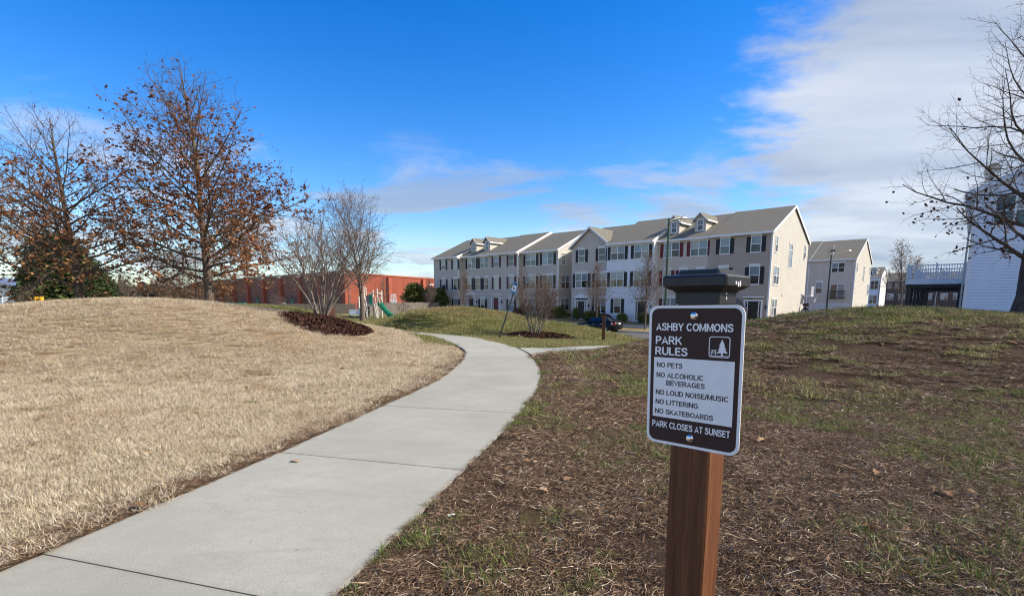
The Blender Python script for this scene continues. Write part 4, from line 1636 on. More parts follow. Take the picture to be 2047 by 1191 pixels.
def dormer(e, xc, zat, front_m, side_m):
    w, v0 = 1.22, 1.45
    zf = zat(v0) - 0.05
    ze, zp = zf + 1.42, zf + 2.05
    vb = lambda z: (z - EAVE - 0.13) / SLOPE
    mb = MB()
    h_ = w / 2
    lap_wall(mb, -h_, h_, zf - 0.1, (ze, 0.0, zp), [(-0.36, 0.36, zf + 0.12, zf + 1.32)], lambda a, o, z: (xc + a, v0 - o, z), 0.2)
    d = mb.build('dormer', M[front_m], e)
    mb = MB()
    for s_ in (-1, 1):
        x_ = xc + s_ * h_
        q = [(x_, v0, zf - 0.1), (x_, vb(ze) + 0.1, ze), (x_, v0, ze)]
        mb.add(q, [(0, 1, 2) if s_ > 0 else (2, 1, 0)])
    mb.build('dormer_cheek', M[side_m], d)
    mb = MB()
    sl = (zp - ze) / h_
    o_ = h_ + 0.22
    zo = zp + 0.06 - sl * o_
    th = 0.07
    pr = [(-o_, zo), (0, zp + 0.06), (o_, zo), (o_, zo - th), (0, zp + 0.06 - th), (-o_, zo - th)]
    mb.prism([(xc + a, z) for a, z in pr], 'y', v0 - 0.25, vb(zp) + 0.3)
    mb.build('dormer_roof', M['shingles'], d)
    mb = MB()
    for s_ in (-1, 1):
        mb.add([(xc + s_ * o_, v0 - 0.29, zo - 0.16), (xc, v0 - 0.29, zp + 0.06 - 0.16), (xc, v0 - 0.29, zp + 0.065), (xc + s_ * o_, v0 - 0.29, zo + 0.005),
                (xc + s_ * o_, v0 - 0.254, zo - 0.16), (xc, v0 - 0.254, zp + 0.06 - 0.16), (xc, v0 - 0.254, zp + 0.065), (xc + s_ * o_, v0 - 0.254, zo + 0.005)],
               [(0, 1, 2, 3), (7, 6, 5, 4), (0, 4, 5, 1), (3, 2, 6, 7), (0, 3, 7, 4)])
        mb.box(xc + s_ * (o_ + 0.03) - 0.03, xc + s_ * (o_ + 0.03) + 0.03, v0 - 0.25, vb(zo) - 0.05, zo - 0.15, zo + 0.02)
    mb.build('dormer_trim', M['white_trim'], d)
    mb = MB()
    z0, z1 = zf + 0.12, zf + 1.32
    mb.box(xc - 0.36, xc - 0.27, v0 - 0.05, v0 + 0.03, z0, z1).box(xc + 0.27, xc + 0.36, v0 - 0.05, v0 + 0.03, z0, z1)
    mb.box(xc - 0.27, xc + 0.27, v0 - 0.05, v0 + 0.03, z0, z0 + 0.08).box(xc - 0.27, xc + 0.27, v0 - 0.05, v0 + 0.03, z1 - 0.08, z1)
    zc = (z0 + z1) / 2
    mb.box(xc - 0.27, xc + 0.27, v0 - 0.045, v0 + 0.03, zc - 0.03, zc + 0.03)
    mb.box(xc - 0.012, xc + 0.012, v0 - 0.04, v0 + 0.02, zc + 0.03, z1 - 0.08)
    mb.box(xc - 0.27, xc + 0.27, v0 - 0.038, v0 + 0.02, zc + 0.27, zc + 0.295)
    mb.build('window_frame', M['white_trim'], d)
    mb = MB()
    mb.box(xc - 0.27, xc + 0.27, v0 - 0.012, v0 + 0.01, z0 + 0.08, z1 - 0.08)
    mb.build('pane', M['pane_dark'], d)


def cross_gable(e, W, zat):
    px, pz, ez = W / 2, EAVE + 2.15, EAVE
    sl = (pz - ez) / (W / 2)
    o_ = W / 2 + 0.28
    th = 0.12
    zr = pz + 0.17
    zo = zr - sl * o_
    vb = (zr - EAVE - 0.13) / SLOPE
    mb = MB()
    pr = [(px - o_, zo), (px, zr), (px + o_, zo), (px + o_, zo - th), (px, zr - th), (px - o_, zo - th)]
    mb.prism(pr, 'y', -0.32, vb + 0.4)
    mb.build('gable_roof', M['shingles'], e)
    mb = MB()
    for s_ in (-1, 1):
        a, b = -0.375, -0.324
        mb.add([(px + s_ * o_, a, zo - 0.26), (px, a, zr - 0.26), (px, a, zr + 0.01), (px + s_ * o_, a, zo + 0.01),
                (px + s_ * o_, b, zo - 0.26), (px, b, zr - 0.26), (px, b, zr + 0.01), (px + s_ * o_, b, zo + 0.01)],
               [(0, 1, 2, 3), (7, 6, 5, 4), (0, 4, 5, 1), (3, 2, 6, 7), (0, 3, 7, 4)])
        mb.box(px + s_ * o_ - 0.14, px + s_ * o_ + 0.14, -0.34, 0.4, zo - 0.24, zo - 0.11)
    mb.build('gable_trim', M['white_trim'], e)


Z3, Z2, Z1 = 6.22, 3.10, 0.0
S_, T_ = 0.86, 1.70      # single and twin window widths


def wins(l3, l2, l1):
    o = [(x, Z3, w, 1.50) + tuple(r) for x, w, *r in l3]
    o += [(x, Z2, w, 1.68) + tuple(r) for x, w, *r in l2]
    o += [(x, Z1, w, 1.70) + tuple(r) for x, w, *r in l1]
    return o


# left row, from its far end: u from -50.2
townhouse('townhouse', -49.9, -44.0, 0.85, 'grey_siding', 'far left end townhouse with single black shuttered windows and a black door',
          dict(win=wins([(2.4, S_), (5.2, S_)], [(2.4, S_), (5.2, S_)], [(5.2, S_)]), doors=[(2.3, 'black_paint', False)], shut='black_shutter', over=(0.2, 0.03), spout=False))
townhouse('townhouse', -43.97, -38.2, 0.0, 'grey_siding', 'grey townhouse with two roof dormers and black shutters in the far row',
          dict(win=wins([(2.0, T_), (4.75, T_)], [(1.45, S_), (3.35, S_), (5.15, S_)], [(4.3, S_)]), doors=[(1.85, 'black_paint', True)], shut='black_shutter', dormers=(0.95, 3.85), dorm_m='grey_siding', spout_x=5.6))
townhouse('townhouse', -38.18, -32.35, 0.35, 'grey_siding', 'grey townhouse with maroon shutters and a red door',
          dict(win=wins([(1.7, S_), (4.65, S_)], [(1.7, S_), (4.65, S_)], [(4.6, S_)]), doors=[(1.62, 'red_door', False)], shut='maroon_shutter', spout=False))
townhouse('townhouse', -32.32, -26.0, -0.45, 'grey_siding', 'corner townhouse of the far row with twin windows and a part shaded cream side',
          dict(win=wins([(1.65, T_), (4.6, T_)], [(1.65, T_), (4.6, T_)], [(1.6, T_)]), doors=[(4.7, 'black_paint', False)], shut='black_shutter', over=(0.02, 0.12), spout=False),
          right_open=[(0.62, 1.62, 6.12, 7.72, 'w'), (0.62, 2.50, 3.0, 4.84, 'w'), (0.62, 2.50, 0.1, 1.76, 'w')])
# near row
townhouse('townhouse', -23.5, -18.02, 0.0, 'grey_siding', 'grey townhouse under a front facing gable, left end of the near row',
          dict(win=wins([(1.5, S_), (4.45, S_)], [(1.52, T_), (4.45, T_)], [(4.45, T_)]), doors=[(1.55, 'black_paint', True)], shut='black_shutter', gable=1, over=(0.12, 0.02), spout_x=5.36), main_roof_from=0.4)
townhouse('townhouse', -18.0, -12.0, 0.6, 'white_siding', 'white townhouse with black shutters behind the dark car',
          dict(win=wins([(1.45, T_), (4.5, T_)], [(1.45, T_), (4.5, T_)], [(1.6, S_)]), doors=[(4.75, 'black_paint', True)], shut='black_shutter', spout=False), side_m='white_siding')
townhouse('townhouse', -11.97, -6.05, -0.4, 'beige', 'beige townhouse with dark red shutters and two dormers behind the lamp post',
          dict(win=wins([(1.6, T_), (4.65, T_)], [(1.15, S_), (3.1, S_), (4.95, S_)], [(1.7, T_)]), doors=[(4.6, 'red_door', True)], shut='red_shutter', dormers=(1.1, 4.08), dorm_m='beige', spout=False))
t8 = townhouse('townhouse', -6.02, 0.0, 0.0, 'taupe', 'taupe end townhouse with bright cream gable side and arched window',
               dict(win=wins([(1.55, S_), (4.55, S_)], [(1.55, S_), (4.57, S_)], []), doors=[(4.65, 'black_paint', False)], shut='black_shutter', over=(0.02, 0.14), spout=False),
               right_open=[(0.95, 1.75, 6.12, 7.72, 'w'), (6.05, 7.45, 4.85, 7.45, 'arch'), (12.3, 13.15, 6.12, 7.72, 'w'), (1.0, 2.85, 3.0, 4.84, 'w'), (1.0, 2.85, -0.15, 1.66, 'w')])
e8 = t8[0]
# small hip porch left of its door, wall vent, rear balcony
mb = MB()
mb.add([(0.5, -1.7, 0.78), (3.95, -1.7, 0.78), (3.95, 0.0, 0.78), (0.5, 0.0, 0.78), (1.3, -0.03, 1.72), (3.1, -0.03, 1.72)],
       [(0, 1, 5, 4), (1, 2, 5), (3, 0, 4), (3, 2, 1, 0), (2, 3, 4, 5)])
pr_ = mb.build('porch_roof', M['shingles'], e8)
mb = MB()
mb.box(0.45, 4.0, -1.76, -1.66, 0.60, 0.80).box(3.93, 4.02, -1.66, -0.01, 0.60, 0.80)
mb.build('porch_trim', M['white_trim'], pr_)
for x_ in (0.65, 2.2, 3.8):
    MB().box(x_ - 0.07, x_ + 0.07, -1.66, -1.52, -0.94, 0.62).build('porch_post', M['white_trim'], pr_)
MB().box(6.02, 6.12, 4.6, 4.85, 1.95, 2.15).build('wall_vent', M['white_trim'], e8)
mb = MB()
mb.box(6.02, 6.95, 13.2, 14.4, 1.95, 2.08)
bl = mb.build('balcony', M['deck_white'], e8)
for k in range(9):
    MB().box(6.90, 6.94, 13.22 + k * 0.14, 13.26 + k * 0.14, 2.08, 2.95).build('baluster', M['deck_white'], bl)
MB().box(6.88, 6.96, 13.2, 14.42, 2.95, 3.03).build('handrail', M['deck_white'], bl)


def dish(x, y, z, az, r, label, pole_z):
    e = empty('satellite_dish', (x, y, z), az, label, 'satellite dish')
    mb = MB()
    prof = [(r * k / 7, -(r * 0.32) + 0.32 * r * (k / 7) ** 2) for k in range(0, 8)]
    n = 18
    rings = [[(max(q, 0.004) * math.cos(2 * math.pi * k / n), zz, max(q, 0.004) * 1.1 * math.sin(2 * math.pi * k / n)) for k in range(n)] for q, zz in [(a, -b) for a, b in prof]]
    mb.loft(rings, caps=False)
    d = mb.build('reflector', M['deck_white'], e, rot=(0.45, 0, 0), smooth=True)
    mb = MB()
    mb.tube([(0, -0.02, -r), (0, -r * 1.1, -r * 0.2)], 0.012, 6)
    mb.tube([(0, -r * 1.15, -r * 0.25), (0, -r * 1.0, -r * 0.12)], 0.035, 8)
    mb.build('feed_arm', M['grey_metal'], d)
    mb = MB()
    mb.tube([(0, 0.15, pole_z), (0, 0.15, -0.15), (0, r * 0.3, 0.0)], 0.022, 8)
    mb.build('mast', M['grey_metal'], e)


x, y = uv(1.35, 13.6)
dish(x, y, 1.55, 0.9, 0.36, 'grey satellite dish at the back corner of the taupe end townhouse', -2.2)
# rubber hose reel hung at that corner
x, y = uv(0.55, 12.7)
er = empty('hose_reel', (x, y, -0.94), RZ, 'black hose reel standing at the back corner of the taupe townhouse', 'hose reel')
mb = MB()
for k in range(5):
    rr_ = 0.42 - k * 0.02
    mb.tube([(rr_ * math.cos(a), k * 0.03 - 0.06, 0.95 + 0.62 * rr_ / 0.42 * math.sin(a)) for a in np.linspace(0, 2 * math.pi, 25)], 0.03, 6, caps=False)
mb.build('hose', M['tyre'], er)
MB().box(-0.06, 0.06, 0.08, 0.16, 0, 1.9).box(-0.3, 0.3, 0.02, 0.2, 1.75, 2.1).build('stand', M['black_paint'], er)

# garage row behind: rear side faces us
GC = (54.94, 82.40)
g0 = (GC[0] - 6.5 * U[0], GC[1] - 6.5 * U[1])
ge, gb_, gD, gzat = townhouse('garage_townhouse', 0, 6.5, 0.0, 'beige', 'beige townhouse with a white garage door and black balcony rail beside the second lamp post',
                              dict(win=[(4.13, 6.03, 1.72, 1.45), (1.62, 2.65, 0.88, 1.75)], doors=[], shut=None, over=(0.02, 0.14), spout_x=-0.1, holes=[(3.3, 5.2, 1.85, 4.05), (0.65, 5.95, -0.95, 0.86)]),
                              right_open=[(0.85, 1.75, 6.0, 7.5, 'w'), (7.85, 9.1, 4.65, 7.3, 'arch'), (14.6, 15.7, 6.0, 7.45, 'w'), (13.9, 15.8, 2.5, 4.35, 'w'), (14.0, 15.9, -0.5, 0.85, 'w')],
                              depth=16.4, root_uv=g0, zb=-0.82, group='townhouses behind the alley')
MB().box(3.22, 3.30, -0.06, 0.05, 1.85, 4.13).box(5.2, 5.28, -0.06, 0.05, 1.85, 4.13).box(3.30, 5.2, -0.055, 0.05, 4.05, 4.13).box(4.2, 4.3, -0.05, 0.05, 1.85, 4.05).build('patio_door', M['white_trim'], ge)
MB().box(3.30, 4.2, 0.0, 0.03, 1.85, 4.05).build('pane', M['pane_dark'], ge)
MB().box(4.3, 5.2, 0.0, 0.03, 1.85, 4.05).build('pane', M['pane_blind'], ge)
rl = MB().box(3.0, 5.45, -0.35, 0.0, 1.76, 1.85).box(3.0, 5.45, -0.37, -0.32, 2.98, 3.06).build('balcony_rail', M['black_paint'], ge)
for k in range(17):
    MB().box(3.02 + k * 0.15, 3.05 + k * 0.15, -0.36, -0.33, 1.85, 2.98).build('baluster', M['black_paint'], rl)
gd = MB().box(0.55, 0.65, -0.06, 0.03, -0.95, 0.96).box(5.95, 6.05, -0.06, 0.03, -0.95, 0.96).box(0.65, 5.95, -0.058, 0.03, 0.86, 0.96).build('garage_surround', M['white_trim'], ge)
for k in range(4):
    MB().box(0.66, 5.94, -0.005, 0.03, -0.94 + k * 0.45, -0.94 + k * 0.45 + 0.437).build('garage_panel', M['garage_white'], gd)
for x_, v_ in ((2.4, 4.8), (2.9, 1.8)):
    MB().lathe([(0.07, -0.1), (0.07, 0.35), (0.10, 0.36), (0.10, 0.42)], 8, (x_, v_, gzat(v_))).build('vent_pipe', M['white_trim'], ge)
MB().box(2.3, 2.9, 3.2, 3.6, gzat(3.2) - 0.05, gzat(3.6) + 0.05).build('roof_vent', M['black_paint'], ge)
MB().box(0.45, 0.6, -0.12, -0.02, 4.7, 4.85).box(0.72, 0.87, -0.12, -0.02, 4.7, 4.85).build('flood_light', M['white_trim'], ge)
g1 = (GC[0] - 12.6 * U[0], GC[1] - 12.6 * U[1])
townhouse('garage_townhouse', 0, 6.05, 0.5, 'beige', 'strip of beige townhouse seen between the cream gable and the garage townhouse',
          dict(win=[(3.0, 6.03, 1.72, 1.45), (1.62, 2.65, 0.88, 1.75)], doors=[], shut=None, spout=False), depth=16.4, root_uv=g1, zb=-0.82, group='townhouses behind the alley')

# far white townhouse with a dormer and a bright gable end
WC = (104.3, 145.2)
w0 = (WC[0] - 7.0 * U[0], WC[1] - 7.0 * U[1])
we, wb_, wD, wzat = townhouse('white_townhouse', 0, 7.0, 0.0, 'bluewhite', 'distant white townhouse with one dormer and a blank bright gable end',
                              dict(win=[(5.6, 4.6, 1.70, 2.3), (5.6, 0.6, 1.70, 2.2)], doors=[], shut=None, dormers=(5.2,), dorm_m='white_siding', over=(0.02, 0.14), spout_x=6.7), side_m='white_siding',
                              depth=13.0, root_uv=w0, zb=-0.82, group='far townhouses')
# farther brown row
for k in range(3):
    q = (133.0 + k * 0.0 + (k - 1.6) * 7.2 * U[0] + 6, 172.0 + (k - 1.6) * 7.2 * U[1])
    townhouse('brown_townhouse', 0, 7.15, 0.0, 'brown_brick', ['distant brown brick townhouse touching the white gable end', 'distant brown brick townhouse behind the pale stemmed tree', 'distant brown brick townhouse seen below the deck'][k],
              dict(win=[(1.6, 5.6, 0.95, 1.6), (3.6, 5.6, 0.95, 1.6), (5.5, 5.6, 0.95, 1.6), (2.0, 1.8, 1.7, 1.7), (5.2, 1.8, 1.7, 1.7)], doors=[], shut=None, spout=False),
              side_m='brown_brick', depth=13.0, root_uv=q, zb=-0.9, group='far townhouses')

# ---------------------------------------------------------------- pale blue house with decks, right
HC = (28.3, 32.0)
hb = -0.85
he = empty('gable_house', (HC[0], HC[1], 0), RZ, 'tall pale blue sided house cut by the frame behind the bare oak', 'house')
HW, HL = 14.0, 24.4
hpk = EAVE + 3.1
mb = MB()
lap_wall(mb, 0, HW, hb, (EAVE, HW / 2, hpk), [(0.86, 2.72, 5.85, 7.65)], lambda a, o, z: (a, -o, z), 0.175, 0.036)
mb.build('gable_wall', M['bluewhite'], he)
mb = MB()
lap_wall(mb, 0, HL, hb, EAVE, [(1.2, 2.4, 5.9, 7.4), (4.0, 5.9, 2.95, 5.1), (10.2, 12.0, 2.95, 5.1)], lambda a, o, z: (-o, HL - a if False else a, z), 0.175, 0.036)
mb.build('side_wall', M['bluewhite'], he)
MB().box(0.02, HW - 0.02, HL - 0.05, HL, hb, EAVE - 0.05).box(HW - 0.05, HW, 0.02, HL - 0.06, hb, EAVE - 0.05).build('back_wall', M['bluewhite'], he)
add_window(he, (1.79, -0.005, 5.95), 0, 1.72, 1.64, 2, False)
for (a, b, z0, z1) in [(1.2, 2.4, 5.9, 7.4), (4.0, 5.9, 2.95, 5.1), (10.2, 12.0, 2.95, 5.1)]:
    add_window(he, (-0.005, (a + b) / 2, z0 + 0.05), -math.pi / 2, round(b - a - 0.1, 2), round(z1 - z0 - 0.1, 2), 2, False)
hz = lambda a: EAVE + 0.14 + 3.1 / 7.0 * (a if a < 7 else 14 - a)
o_ = 0.42
pr = [(-o_, hz(-o_)), (7, hz(7)), (14 + o_, hz(14 + o_)), (14 + o_, hz(14 + o_) - 0.13), (7, hz(7) - 0.13), (-o_, hz(-o_) - 0.13)]
MB().prism(pr, 'y', -0.18, HL + 0.2).build('roof', M['shingles'], he)
mb = MB()
mb.add([(-o_, -0.23, hz(-o_) - 0.30), (7, -0.23, hz(7) - 0.30), (7, -0.23, hz(7) + 0.01), (-o_, -0.23, hz(-o_) + 0.01),
        (-o_, -0.184, hz(-o_) - 0.30), (7, -0.184, hz(7) - 0.30), (7, -0.184, hz(7) + 0.01), (-o_, -0.184, hz(-o_) + 0.01)],
       [(0, 1, 2, 3), (7, 6, 5, 4), (0, 4, 5, 1), (3, 2, 6, 7), (0, 3, 7, 4)])
mb.box(-o_ - 0.12, -o_ - 0.004, -0.2, HL, hz(-o_) - 0.20, hz(-o_) + 0.0)
mb.box(-o_, -0.03, -0.17, HL, hz(-o_) - 0.22, hz(-o_) - 0.17)
mb.build('eave_trim', M['bluewhite'], he)
MB().box(-0.045, 0.12, -0.045, 0.12, hb, EAVE - 0.15).build('corner_board', M['white_trim'], he)
mb = MB()
mb.box(-0.20, -0.10, 0.2, 0.3, hb, EAVE - 0.55)
mb.bar((-0.15, 0.25, EAVE - 0.57), (-o_ - 0.05, 0.25, EAVE - 0.2), 0.10, 0.10)
mb.build('downspout', M['grey_siding'], he)
x, y = HC[0] + 0.55 * U[0] + 0.3 * V[0], HC[1] + 0.55 * U[1] + 0.3 * V[1]
dish(x, y, 9.2, -0.3, 0.42, 'pale satellite dish on the roof edge of the blue sided house', -0.9)


def deck(k):
    y0 = 2.5 + k * 6.1
    e = empty('wooden_deck', (HC[0] + y0 * V[0], HC[1] + y0 * V[1], 0), RZ,
              ['raised deck with white railing on dark posts beside the pale blue house', 'second raised deck seen behind the nearest deck posts', 'third raised deck in the line of dark posts', 'farthest raised deck in the line of dark posts'][k], 'deck', 'decks along the pale blue row')
    fz = 2.95
    MB().box(-3.15, -0.03, 0, 3.4, fz - 0.05, fz).build('deck_floor', M['deck_white'], e)
    MB().box(-3.2, -0.03, -0.05, -0.004, fz - 0.36, fz + 0.02).box(-3.2, -3.154, -0.004, 3.4, fz - 0.36, fz + 0.02).build('fascia', M['deck_white'], e)
    for x_ in (-3.0, -0.28):
        for y_ in (0.12, 3.1):
            MB().box(x_ - 0.085, x_ + 0.085, y_ - 0.085, y_ + 0.085, hb, fz - 0.36).build('deck_post', M['dark_wood'], e)
    for y_ in (0.12, 1.6, 3.1):
        MB().box(-3.14, -0.04, y_ - 0.05, y_ + 0.05, fz - 0.60, fz - 0.37).build('beam', M['dark_wood'], e)
    for x_ in (-2.4, -1.6, -0.8):
        MB().box(x_ - 0.03, x_ + 0.03, 0.01, 3.38, fz - 0.30, fz - 0.06).build('joist', M['dark_wood'], e)
    r = MB().box(-3.17, -0.05, -0.03, 0.03, fz + 0.88, fz + 0.95).box(-3.17, -0.05, -0.02, 0.02, fz + 0.10, fz + 0.15).box(-3.18, -3.11, 0.03, 3.4, fz + 0.88, fz + 0.95).box(-3.165, -3.125, 0.03, 3.4, fz + 0.10, fz + 0.15).build('railing', M['deck_white'], e)
    bm = cached('bal', lambda: MB().box(-0.02, 0.02, -0.019, 0.019, 0.15, 0.88).mesh('baluster', M['deck_white']))
    for q in range(22 if k < 2 else 0):
        place('baluster', bm, r, (-3.0 + q * 0.137, 0, fz))
        place('baluster', bm, r, (-3.145, 0.15 + q * 0.147, fz))
    for x_, y_ in ((-3.145, 0.0), (-1.6, 0.0), (-0.12, 0.0), (-3.145, 3.35)):
        MB().box(x_ - 0.05, x_ + 0.05, y_ - 0.05, y_ + 0.05, fz, fz + 1.05).build('rail_post', M['deck_white'], r)


for k in range(4):
    deck(k)

# ---------------------------------------------------------------- red brick store
t = NT('store_brick')
br = t.node('ShaderNodeTexBrick')
br.inputs['Scale'].default_value = 4.0
br.inputs['Color1'].default_value = (0.24, 0.058, 0.036, 1)
br.inputs['Color2'].default_value = (0.31, 0.080, 0.048, 1)
br.inputs['Mortar'].default_value = (0.27, 0.13, 0.10, 1)
br.inputs['Mortar Size'].default_value = 0.012
t.link(t.pos('Object'), br.inputs['Vector'])
t.color(t.mix(t.ramp(t.noise(t.pos('Object'), 0.5, 5, 0.6), [(0.4, (0, 0, 0)), (0.7, (0.5,) * 3)]), br.outputs[0], (0.20, 0.05, 0.034)))
M['red_brick'] = t.set(0.85, 0, 0.2)
M['dark_brick'] = mat('store_plinth', (0.17, 0.085, 0.062), 0.85, 0.2, 4)
M['pilaster'] = mat('store_pilaster', (0.34, 0.085, 0.050), 0.85, 0.12, 4)
BC = (-27.2, 85.0)
be = empty('brick_store', (BC[0], BC[1], 0), RZ, 'long red brick store with pilasters and a dark roof edge beyond the playground', 'store')
BT, BB = 6.05, -0.6
MB().box(-75, 0, 0, 0.4, 2.3, BT).build('front_wall', M['red_brick'], be)
MB().box(-75.01, 0.01, -0.04, 0.4, BB, 2.3).build('plinth', M['dark_brick'], be)
for k in range(10):
    x_ = -0.6 - k * 8.1
    pl = MB().box(x_ - 0.55, x_ + 0.55, -0.55, -0.041, BB, BT - 0.35).build('pilaster', M['pilaster'], be)
    MB().box(x_ - 0.6, x_ + 0.6, -0.6, -0.03, BT - 0.349, BT + 0.1).build('capital', M['kerb'], pl)
MB().box(-75.1, 0.02, -0.12, 0.5, BT, BT + 0.32).build('roof_edge', M['black_paint'], be)
# side turned a little away, ending behind the houses
ang = math.atan2(0.909, 0.416) - RZ
ca_, sa_ = math.cos(ang), math.sin(ang)
LB = 62.0


def sidepanel(nm, n0, n1, z0, z1, mt, a0=0.0, a1=LB):
    # n: offset outward to the right of the wall line
    q = []
    for a, n_ in ((a0, n0), (a1, n0), (a1, n1), (a0, n1)):
        q.append((0.02 + ca_ * a + sa_ * n_, 0.01 + sa_ * a - ca_ * n_))
    return MB().loft([[(x_, y_, z0) for x_, y_ in q], [(x_, y_, z1) for x_, y_ in q]]).build(nm, mt, be)


sidepanel('side_wall', -0.4, 0.0, BB, BT - 0.25, M['red_brick'])
sidepanel('side_edge', -0.45, 0.10, BT - 0.25, BT + 0.02, M['pilaster'])
for a in (10, 21, 28.5, 36, 47):
    sidepanel('pilaster', 0.005, 0.5, BB, BT - 0.4, M['pilaster'], a, a + 0.9)
for a in (23.5, 33.0):
    sidepanel('wall_light', 0.004, 0.25, 4.55, 4.85, M['white_trim'], a, a + 1.6)
sidepanel('downpipe', 0.01, 0.2, BB, BT - 0.3, M['black_paint'], 30.2, 30.5)

for k, (x_, d_) in enumerate(((-12.0, 6.0), (-30.0, 9.0), (-47.0, 5.0))):
    MB().box(x_ - 1.6, x_ + 1.6, d_, d_ + 2.2, BT + 0.1, BT + 1.25).build('rooftop_unit', M['grey_metal'], be)
for x_ in (-20.7, -36.9):
    MB().box(x_ - 0.6, x_ + 0.6, -0.06, -0.041, BB, 1.7).build('service_door', M['util_green'], be)
    MB().box(x_ - 0.15, x_ + 0.15, -0.2, -0.041, 2.0, 2.25).build('door_lamp', M['black_paint'], be)
MB().prism([(-74, 0.41), (-1.2, 0.41), (-13.5, 38), (-74, 38)], 'z', BT - 0.5, BT - 0.3).build('roof', M['grey_metal'], be)
# white shed at far left
se = empty('white_shed', (-55.6, 58.0, 0), 0.15, 'white metal shed at the left edge beyond the straw lawn', 'shed')
MB().box(-14, 0, 0, 9, 0.0, 3.0).build('wall', M['bluewhite'], se)
MB().prism([(-14.3, 3.0), (0.3, 3.0), (-7, 4.2)], 'y', -0.3, 9.3).build('roof', M['grey_metal'], se)
for k in range(12):
    MB().box(-13.6 + k * 1.15, -13.5 + k * 1.15, -0.04, -0.001, 0.0, 2.98).build('rib', M['bluewhite'], se)
# ---------------------------------------------------------------- the park rules sign
M['sign_brown'] = mat('sign_brown', (0.052, 0.029, 0.025), 0.5, 0.06, 3, spec=0.2)
M['sign_white'] = mat('sign_white', (0.88, 0.88, 0.88), 0.34, 0.04, 25, spec=0.5)
M['cap_black'] = mat('cap_black', (0.014, 0.014, 0.015), 0.42, 0.25, 18, spec=0.5, bump=0.25, bscale=120)
M['letter_dark'] = mat('letter_dark', (0.035, 0.025, 0.025), 0.4, 0.05)
M['chrome'] = mat('bolt_steel', (0.75, 0.75, 0.76), 0.22, 0.1, 60, metal=1.0)


def _arc(cx_, cy_, rx, ry, a0, a1, n=14):
    return [(cx_ + rx * math.cos(math.radians(a0 + (a1 - a0) * k / n)), cy_ + ry * math.sin(math.radians(a0 + (a1 - a0) * k / n))) for k in range(n + 1)]


_S = catmull([(.565, .72), (.50, .87), (.33, .925), (.15, .86), (.10, .73), (.19, .60), (.34, .53), (.49, .46), (.575, .32), (.53, .15), (.34, .075), (.14, .13), (.075, .30)], 4)
# plain bold capitals as strokes: advance width, strokes (centre lines, cap height 1)
GLYPH = {
    'A': (0.74, [[(.055, 0), (.37, .97), (.685, 0)], [(.17, .30), (.57, .30)]]),
    'B': (0.68, [[(.09, 0), (.09, 1)], [(.09, .92), (.36, .92)] + _arc(.36, .735, .20, .185, 80, -80) + [(.09, .55)], [(.09, .53), (.38, .53)] + _arc(.38, .305, .215, .225, 80, -80) + [(.09, .08)]]),
    'C': (0.74, [_arc(.385, .5, .30, .42, 38, 322, 24)]),
    'D': (0.72, [[(.09, 0), (.09, 1)], [(.09, .92), (.32, .92)] + _arc(.32, .5, .31, .42, 80, -80) + [(.09, .08)]]),
    'E': (0.62, [[(.09, 0), (.09, 1)], [(.09, .92), (.59, .92)], [(.09, .52), (.55, .52)], [(.09, .08), (.60, .08)]]),
    'G': (0.78, [_arc(.39, .5, .31, .42, 40, 300, 24) + [(.68, .20), (.68, .45), (.42, .45)]]),
    'H': (0.72, [[(.09, 0), (.09, 1)], [(.63, 0), (.63, 1)], [(.09, .53), (.63, .53)]]),
    'I': (0.24, [[(.12, 0), (.12, 1)]]),
    'K': (0.72, [[(.09, 0), (.09, 1)], [(.66, 1.02), (.10, .36)], [(.30, .60), (.69, -.02)]]),
    'L': (0.60, [[(.09, 1), (.09, .08), (.58, .08)]]),
    'M': (0.84, [[(.09, 0), (.09, 1)], [(.75, 0), (.75, 1)], [(.11, 1.0), (.42, .06), (.73, 1.0)]]),
    'N': (0.73, [[(.09, 0), (.09, 1)], [(.64, 0), (.64, 1)], [(.10, .98), (.63, .02)]]),
    'O': (0.80, [_arc(.40, .5, .315, .42, 0, 360, 32)]),
    'P': (0.66, [[(.09, 0), (.09, 1)], [(.09, .92), (.36, .92)] + _arc(.36, .69, .215, .23, 80, -80) + [(.09, .455)]]),
    'R': (0.72, [[(.09, 0), (.09, 1)], [(.09, .92), (.38, .92)] + _arc(.38, .70, .21, .22, 80, -80) + [(.09, .475)], [(.36, .47), (.66, -.02)]]),
    'S': (0.66, [[tuple(q) for q in _S]]),
    'T': (0.62, [[(.01, .92), (.61, .92)], [(.31, .92), (.31, 0)]]),
    'U': (0.72, [[(.09, 1), (.09, .36)] + _arc(.36, .36, .27, .285, 180, 360) + [(.63, 1)]]),
    'V': (0.68, [[(.045, 1.02), (.34, .03), (.635, 1.02)]]),
    'Y': (0.68, [[(.045, 1.02), (.34, .44), (.635, 1.02)], [(.34, .50), (.34, 0)]]),
    '/': (0.32, [[(.02, -.02), (.30, 1.02)]]),
    ' ': (0.30, []),
}


